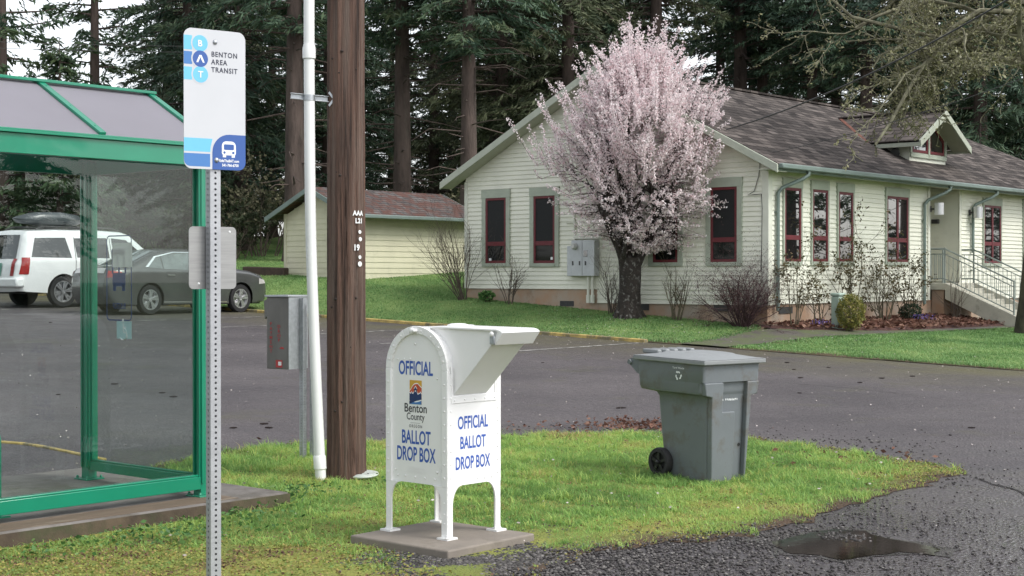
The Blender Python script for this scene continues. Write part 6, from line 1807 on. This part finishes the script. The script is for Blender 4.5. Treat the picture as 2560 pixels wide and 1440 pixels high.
shrub(2388, 806, 1.7, .25, 5, 'slender bare shrub in front of the porch steps', TWIG_G, lev=2, seed=13, r=.014, kids=(2, 4))
# clipped yellow-green ball and a small dark evergreen
def leafball(px, py, rx, rz_, n, size, mat, name, label, stems=True):
    c = off_wall(px, py); root = thing(name, label, 'shrub', (*c, Z(*c)))
    u = RNG.normal(0, 1, (n, 3)); u /= np.linalg.norm(u, axis=1)[:, None]; rr = RNG.uniform(.55, 1.04, n)**.6
    u = u*rr[:, None]; lump = 1 + .10*np.sin(u[:, 0]*7+1)*np.sin(u[:, 1]*6)*np.sin(u[:, 2]*8+2)
    C = u*lump[:, None]*np.array((rx, rx, rz_)) + np.array((0, 0, rz_*1.0+.06))
    V, F, t = leaf_cards(C, RNG.uniform(.7, 1.3, n)*size, np.clip(.5+.3*np.sin(u[:, 0]*9+u[:, 2]*7)+RNG.normal(0, .2, n), 0, 1), .9)
    np_mesh('leaves', V, F, mat, root, t)
    m = MB()
    for k in range(9): a = k*.7; m.tube([(0, 0, -.05), (rx*.3*math.cos(a), rx*.3*math.sin(a), rz_*.6), (rx*.6*math.cos(a), rx*.6*math.sin(a), rz_*1.3)], [.016, .012, .006], 4, False)
    m.build('stems', TWIG_G, root)
leafball(2127, 832, .33, .42, 3800, .045, leaf_mat('yellow_green_leaves', [(0, (.09, .11, .025)), (.5, (.20, .20, .05)), (1, (.34, .30, .09))], .5, .2), 'round_shrub', 'round yellow green clipped shrub beside the utility pedestal')
leafball(2276, 802, .30, .22, 900, .06, leaf_mat('dark_evergreen', [(0, (.012, .025, .014)), (1, (.04, .07, .035))], .5, .1), 'evergreen_shrub', 'low dark evergreen under the downspout left of the entrance')
leafball(1217, 748, .22, .13, 260, .10, WEED, 'daffodil_clump', 'tuft of green daffodil leaves at the foundation left of the small shrub')
m = []
for px, py in ((2300, 812), (2322, 811), (2052, 828)):
    c = gp(px, py); q = np.array(c) + RNG.normal(0, .12, (40, 2)); m.append(np.column_stack([q, zt(q[:, 0], q[:, 1]) + RNG.uniform(.15, .26, 40)]))
m = np.concatenate(m); V, F, t = leaf_cards(m, np.full(len(m), .045), RNG.random(len(m)), 1)
kind(np_mesh('purple_flowers', V, F, leaf_mat('purple_petals', [(0, (.07, .05, .25)), (1, (.20, .15, .45))], .6, .2), tint=t), 'stuff', 'small purple flowers among the red leaves of the mulch bed')
# pale lichen-grey thicket behind the lawn, left of the shed
LICHEN = leaf_mat('lichen_leaves', [(0, (.05, .06, .03)), (.5, (.13, .13, .075)), (1, (.27, .25, .16))], .8, .1)
DARKL = leaf_mat('thicket_leaves', [(0, (.02, .03, .015)), (1, (.06, .075, .035))], .7, .1)
for k, (px, d, h, lab, lm) in enumerate(((655, 56, 4.2, 'pale grey lichened bush behind the lawn beside the shed', LICHEN), (575, 54, 3.0, 'dark tangled thicket right of the shelter post', DARKL), (620, 60, 3.6, 'dark bush between the thicket and the pale lichened bush', DARKL),
                                         (1095, 56, 2.6, 'leafless bush behind the right end of the shed', LICHEN), (430, 60, 3.2, 'brownish bush seen through the shelter end pane', DARKL), (330, 62, 3.4, 'dark bush behind the white SUV', DARKL), (500, 66, 3.0, 'grey bush far behind the shelter post', LICHEN))):
    x = (px-1280)/FPX*d
    shrub(0, 0, h*.62, .8, 16, lab, TWIG_G, 'thicket_bush', lev=2, seed=30+k, r=.03, leaves=2600, lsize=.15, pos=(x, d), lmat=lm, up=.06, kids=(3, 4), off=.6)

# ------------------------------------------------------------------ the flowering tree
CT = gp(1572, 796, 25, 45)
CZ = Z(*CT)
CH = thing('flowering_cherry_tree', 'pale pink flowering tree with thick dark lichened trunk on the lawn', 'tree', (*CT, CZ))
CBARK = M('cherry_bark', (.030, .024, .020), .95, .3, 6, bump=1.0, bscale=16, bdist=.04, grime=((.24, .235, .22), 11, .54, .85), stretch=(1, 1, .8))
rnd = random.Random(5)
m = MB()
pts, rr, n = [(-.02, 0, -.15), (-.01, 0, .05), (0, 0, .3), (.02, 0, .7), (.03, 0, 1.1), (.03, 0, 1.45)], [.42, .34, .285, .255, .265, .27], 16
m.tube(pts, rr, n)
for k in range(7): a = k*.9; m.tube([(.15*math.cos(a), .15*math.sin(a), .35), (.28*math.cos(a), .28*math.sin(a), .08), (.46*math.cos(a), .46*math.sin(a), -.06)], [.11, .10, .04], 6)
for v in range(len(m.v)):
    p = m.v[v]; a = math.atan2(p[1], p[0]); k = 1 + .07*math.sin(a*5+p[2]*3) + .05*math.sin(a*9-p[2]*5); m.v[v] = (p[0]*k, p[1]*k, p[2])
mains = [[(-.02, 0, 1.2), (-.08, .02, 1.6), (-.06, .03, 2.1), (.02, 0, 2.7), (.05, .05, 3.3)], [(.10, 0, 1.15), (.28, -.03, 1.55), (.48, -.02, 1.95), (.66, .05, 2.5), (.80, .05, 3.1)], [(0, .1, 1.2), (-.02, .25, 1.7), (-.25, .40, 2.2), (-.5, .5, 2.8)], [(-.1, -.08, 1.25), (-.25, -.2, 1.65), (-.48, -.32, 2.1), (-.75, -.4, 2.7)]]
for q, r0 in zip(mains, (.185, .155, .13, .11)): m.tube(q, [r0*(1-.55*i/(len(q)-1)) for i in range(len(q))], 10)
zr, Rr = [1.5, 2.05, 2.7, 3.4, 4.0, 4.6, 5.2, 5.7, 6.15], [.35, 1.35, 2.0, 2.2, 2.2, 1.95, 1.4, .75, .2]
env0 = lambda z: float(np.interp(z, zr, Rr))
def env(z, a=0.0): return .86*env0(z)*(1 + .20*math.sin(3*a+z*1.3+.5) + .15*math.sin(5*a-z*2.1) + .12*math.sin(9*a+z*3.0))
nodes = []          # points on limbs that twigs can start from
for k in range(17):
    q = mains[k % 4]; j = rnd.randint(1, len(q)-1); p0 = Vector(q[j-1]).lerp(Vector(q[j]), rnd.random())
    a = math.atan2(p0.y, p0.x-.1) + rnd.gauss(0, 1.1); zt_ = rnd.choice([2.9, 3.5, 4.2, 4.8, 5.4, 6.0]); rt = env(zt_, a)*rnd.uniform(.5, .85)
    p3 = Vector((.3+rt*math.cos(a), rt*math.sin(a), zt_))
    p1 = p0.lerp(p3, .3) + Vector((.25*math.cos(a), .25*math.sin(a), -.1)); p2 = p0.lerp(p3, .7) + Vector((.12*math.cos(a), .12*math.sin(a), .0))
    L = []
    for i in range(9):
        t = i/8; b = (1-t)**3*p0 + 3*(1-t)**2*t*p1 + 3*(1-t)*t*t*p2 + t**3*p3
        L.append(b + Vector((rnd.gauss(0, .04), rnd.gauss(0, .04), rnd.gauss(0, .03)))*(t > 0))
    r0 = rnd.uniform(.05, .085)
    m.tube(L, [r0*(1-.85*i/8) for i in range(9)], 7, False)
    nodes += L[1:]
m.build('trunk', CBARK, CH, smooth=70)
m = MB(); NA = np.array([tuple(q) for q in nodes]); tw = []
sub = []
for k in range(150):       # secondary boughs reaching up and out
    i = rnd.randrange(len(nodes)); p = nodes[i]; z1 = p.z + rnd.uniform(.4, 1.6)
    if z1 > 6.2: z1 = 6.0
    a = math.atan2(p.y, p.x-.3) + rnd.gauss(0, .5); rr1 = min(env(z1, a)*.95, math.hypot(p.x-.3, p.y) + rnd.uniform(.1, .7))
    q = Vector((.3+rr1*math.cos(a), rr1*math.sin(a), z1)); mid = p.lerp(q, .5) + Vector((rnd.gauss(0, .06), rnd.gauss(0, .06), -.05))
    m.tube([p, mid, q], [.024, .016, .008], 5, False); sub += [p.lerp(mid, .5), mid, mid.lerp(q, .5), q]
SA = np.array([tuple(q) for q in sub + nodes])
m.build('boughs', CBARK, CH)
m = MB(); bl_c, bl_s = [], []
cnt = 0
while cnt < 1780:
    spike = cnt >= 1600
    z = rnd.uniform(3.2, 6.1) if spike else rnd.uniform(1.55, 6.1); a = rnd.uniform(0, 6.283); E = env(z, a); r = E*(rnd.uniform(.75, 1) if spike else math.sqrt(rnd.random()))
    if rnd.random() > .3 + .7*(r/E): continue
    c = np.array((.3+r*math.cos(a), r*math.sin(a), z)); i = int(np.argmin(((SA-c)**2).sum(1) + 3*np.maximum(0, SA[:, 2]-c[2]-.05)**2))
    s = Vector(SA[i]); c = Vector(c)
    if (s-c).length > 1.1: continue
    outw = Vector((math.cos(a), math.sin(a), 0))*((.30 if spike else .35)+(.25 if spike else .5)*r/E); d = (outw + Vector((rnd.gauss(0, .3), rnd.gauss(0, .3), 1.0 if z > 2.9 else rnd.uniform(-.25, .7)))).normalized()
    L = rnd.uniform(.6, 1.25) if spike else rnd.uniform(.26, .6)
    if not spike and rnd.random() < .06: L *= 1.7
    e = c + d*L + Vector((0, 0, .12*L if spike else 0))
    m.tube([s, s.lerp(c, .6)+Vector((rnd.gauss(0, .03), rnd.gauss(0, .03), .02)), c, c.lerp(e, .5)+Vector((rnd.gauss(0, .02),)*3), e], [.009, .007, .006, .004, .002], 3, False)
    dens = rnd.uniform(.6, 1.25)*(1.0 if z > 2.7 else .5)*(.85 if spike else 1)
    k = int(L/.0075*dens); t = RNG.random(k)
    P = np.array(c)[None]*(1-t[:, None]) + np.array(e)[None]*t[:, None] + RNG.normal(0, .027, (k, 3))
    bl_c.append(P)
    k2 = int(15*dens); t = RNG.random(k2); P = np.array(s)[None]*(1-t[:, None]) + np.array(c)[None]*t[:, None] + RNG.normal(0, .03, (k2, 3)); bl_c.append(P)
    cnt += 1
m.build('twigs', M('cherry_twigs', (.05, .030, .028), .9, .2, 5), CH)
C = np.concatenate(bl_c)
BLOSSOM = leaf_mat('pink_blossom', [(0, (.72, .51, .54)), (.35, (.89, .785, .80)), (1, (.95, .90, .90))], .7, .45, .2)
V, F, t = leaf_cards(C, RNG.uniform(.042, .078, len(C)), np.clip(RNG.normal(.55, .25, len(C)), 0, 1), 1)
# rounder petals: widen the diamonds
np_mesh('blossom', V, F, BLOSSOM, CH, t)

# ------------------------------------------------------------------ mossy tree at the right edge
MX, MY = (2572-1280)/FPX*36.9, 36.9
MT = thing('mossy_oak_tree', 'leafless mossy tree at the right edge reaching lichened boughs over the roof', 'tree', (MX, MY, Z(MX, MY)))
MBARK = M('mossy_bark', (.032, .028, .022), .95, .3, 3, col2=(.10, .095, .06), bump=.9, bscale=14, bdist=.04, stretch=(1, 1, .5))
MLIMB = M('lichened_limbs', (.09, .085, .055), .95, .3, 4, col2=(.26, .25, .17), bump=.6, bscale=12)
m = MB(); m.tube([(0, 0, -.3), (0, 0, .1), (.06, 0, .8), (.16, 0, 2), (.35, 0, 4), (.5, 0, 7), (.5, 0, 10)], [.42, .34, .29, .27, .25, .22, .12], 14)
m.build('trunk', MBARK, MT, smooth=60)
rnd = random.Random(21); m = MB(); tips = []
def gnarl(p, d, L, r, lev, horiz):
    k = 7; pts = [p]; rr = [r]
    for i in range(k):
        d = (d + Vector((rnd.gauss(0, .28), rnd.gauss(0, .28), rnd.gauss(0, .24)+horiz))).normalized(); p = p + d*(L/k); pts.append(p); rr.append(max(.008, r*(1-.65*(i+1)/k)))
    m.tube(pts, rr, 6 if lev > 1 else 4, False)
    for i in range(1, k+1): tips.append((pts[i], rr[i], lev))
    if lev > 0:
        for _ in range(rnd.randint(5, 7) if lev > 1 else rnd.randint(4, 6)):
            i = rnd.randint(1, k-1); q = pts[i]; dd = (pts[i+1]-pts[i]).normalized(); s = Vector((rnd.gauss(0, 1), rnd.gauss(0, 1), rnd.gauss(-.1, .8))).normalized()
            gnarl(q, (dd+s*.95).normalized(), L*rnd.uniform(.34, .55), max(.012, rr[i]*.6), lev-1, horiz*.4)
for h0, dx, dy, dz_, L in ((5.0, -1, -.25, .35, 5.6), (5.9, -1, .1, .25, 6.2), (4.6, -1, -.5, .22, 5.0), (6.6, -1, -.2, .35, 5.6), (7.2, -.8, .5, .4, 5.2), (5.6, -.9, .55, .1, 5.4), (6.2, -.9, -.6, .15, 4.6),
                           (7.6, -1, 0, .2, 5.0), (6.0, .9, .3, .5, 4.5), (6.5, .3, -1, .5, 4.0), (7, .5, .8, .5, 4.0), (5.2, -.7, .2, -.02, 3.6)):
    gnarl(Vector((.05*h0+.1, 0, h0+1.5)), Vector((dx, dy, dz_)).normalized(), L, .085, 3, -.02)
m.build('boughs', MLIMB, MT, smooth=60)
tp = [(q, r) for q, r, l in tips if l <= 2]
ii = RNG.integers(0, len(tp), 26000); C = np.array([tuple(tp[i][0]) for i in ii]) + RNG.normal(0, .035, (26000, 3))
V, F, t = leaf_cards(C, RNG.uniform(.035, .10, len(C)), np.clip(RNG.normal(.5, .25, len(C)), 0, 1), .8)
np_mesh('moss', V, F, leaf_mat('bough_moss', [(0, (.12, .12, .055)), (.5, (.27, .265, .14)), (1, (.44, .43, .30))], .9, .15), MT, t)

# ------------------------------------------------------------------ wires
def wire(name, label, a, b, sag, r, mat=DARKMETAL):
    m = MB(); a, b = Vector(a), Vector(b)
    m.tube([a.lerp(b, t) - Vector((0, 0, sag*4*t*(1-t))) for t in np.linspace(0, 1, 28)], r, 5)
    tag(m.build(name, mat, smooth=60), label, 'wire')
a_ = Vector((*bworld(-.46, .95), 0)); a_.z = 4.95
wire('service_cable', 'thick black service cable climbing from the gable across the roof to upper right', at(1816, 324, 33.8), at(2620, -62, 24), .25, .017)
wire('service_cable', 'thin grey cable low across the roof, below the thick black one', at(1930, 382, 33.6), at(2640, 165, 27), .12, .008)
wire('overhead_wire', 'upper of two thin wires crossing the sky at the left edge', at(-300, 92, 42), at(1000, 108, 60), .2, .008)
wire('overhead_wire', 'lower of two thin wires crossing the sky at the left edge', at(-300, 108, 42), at(1000, 122, 60), .2, .008)
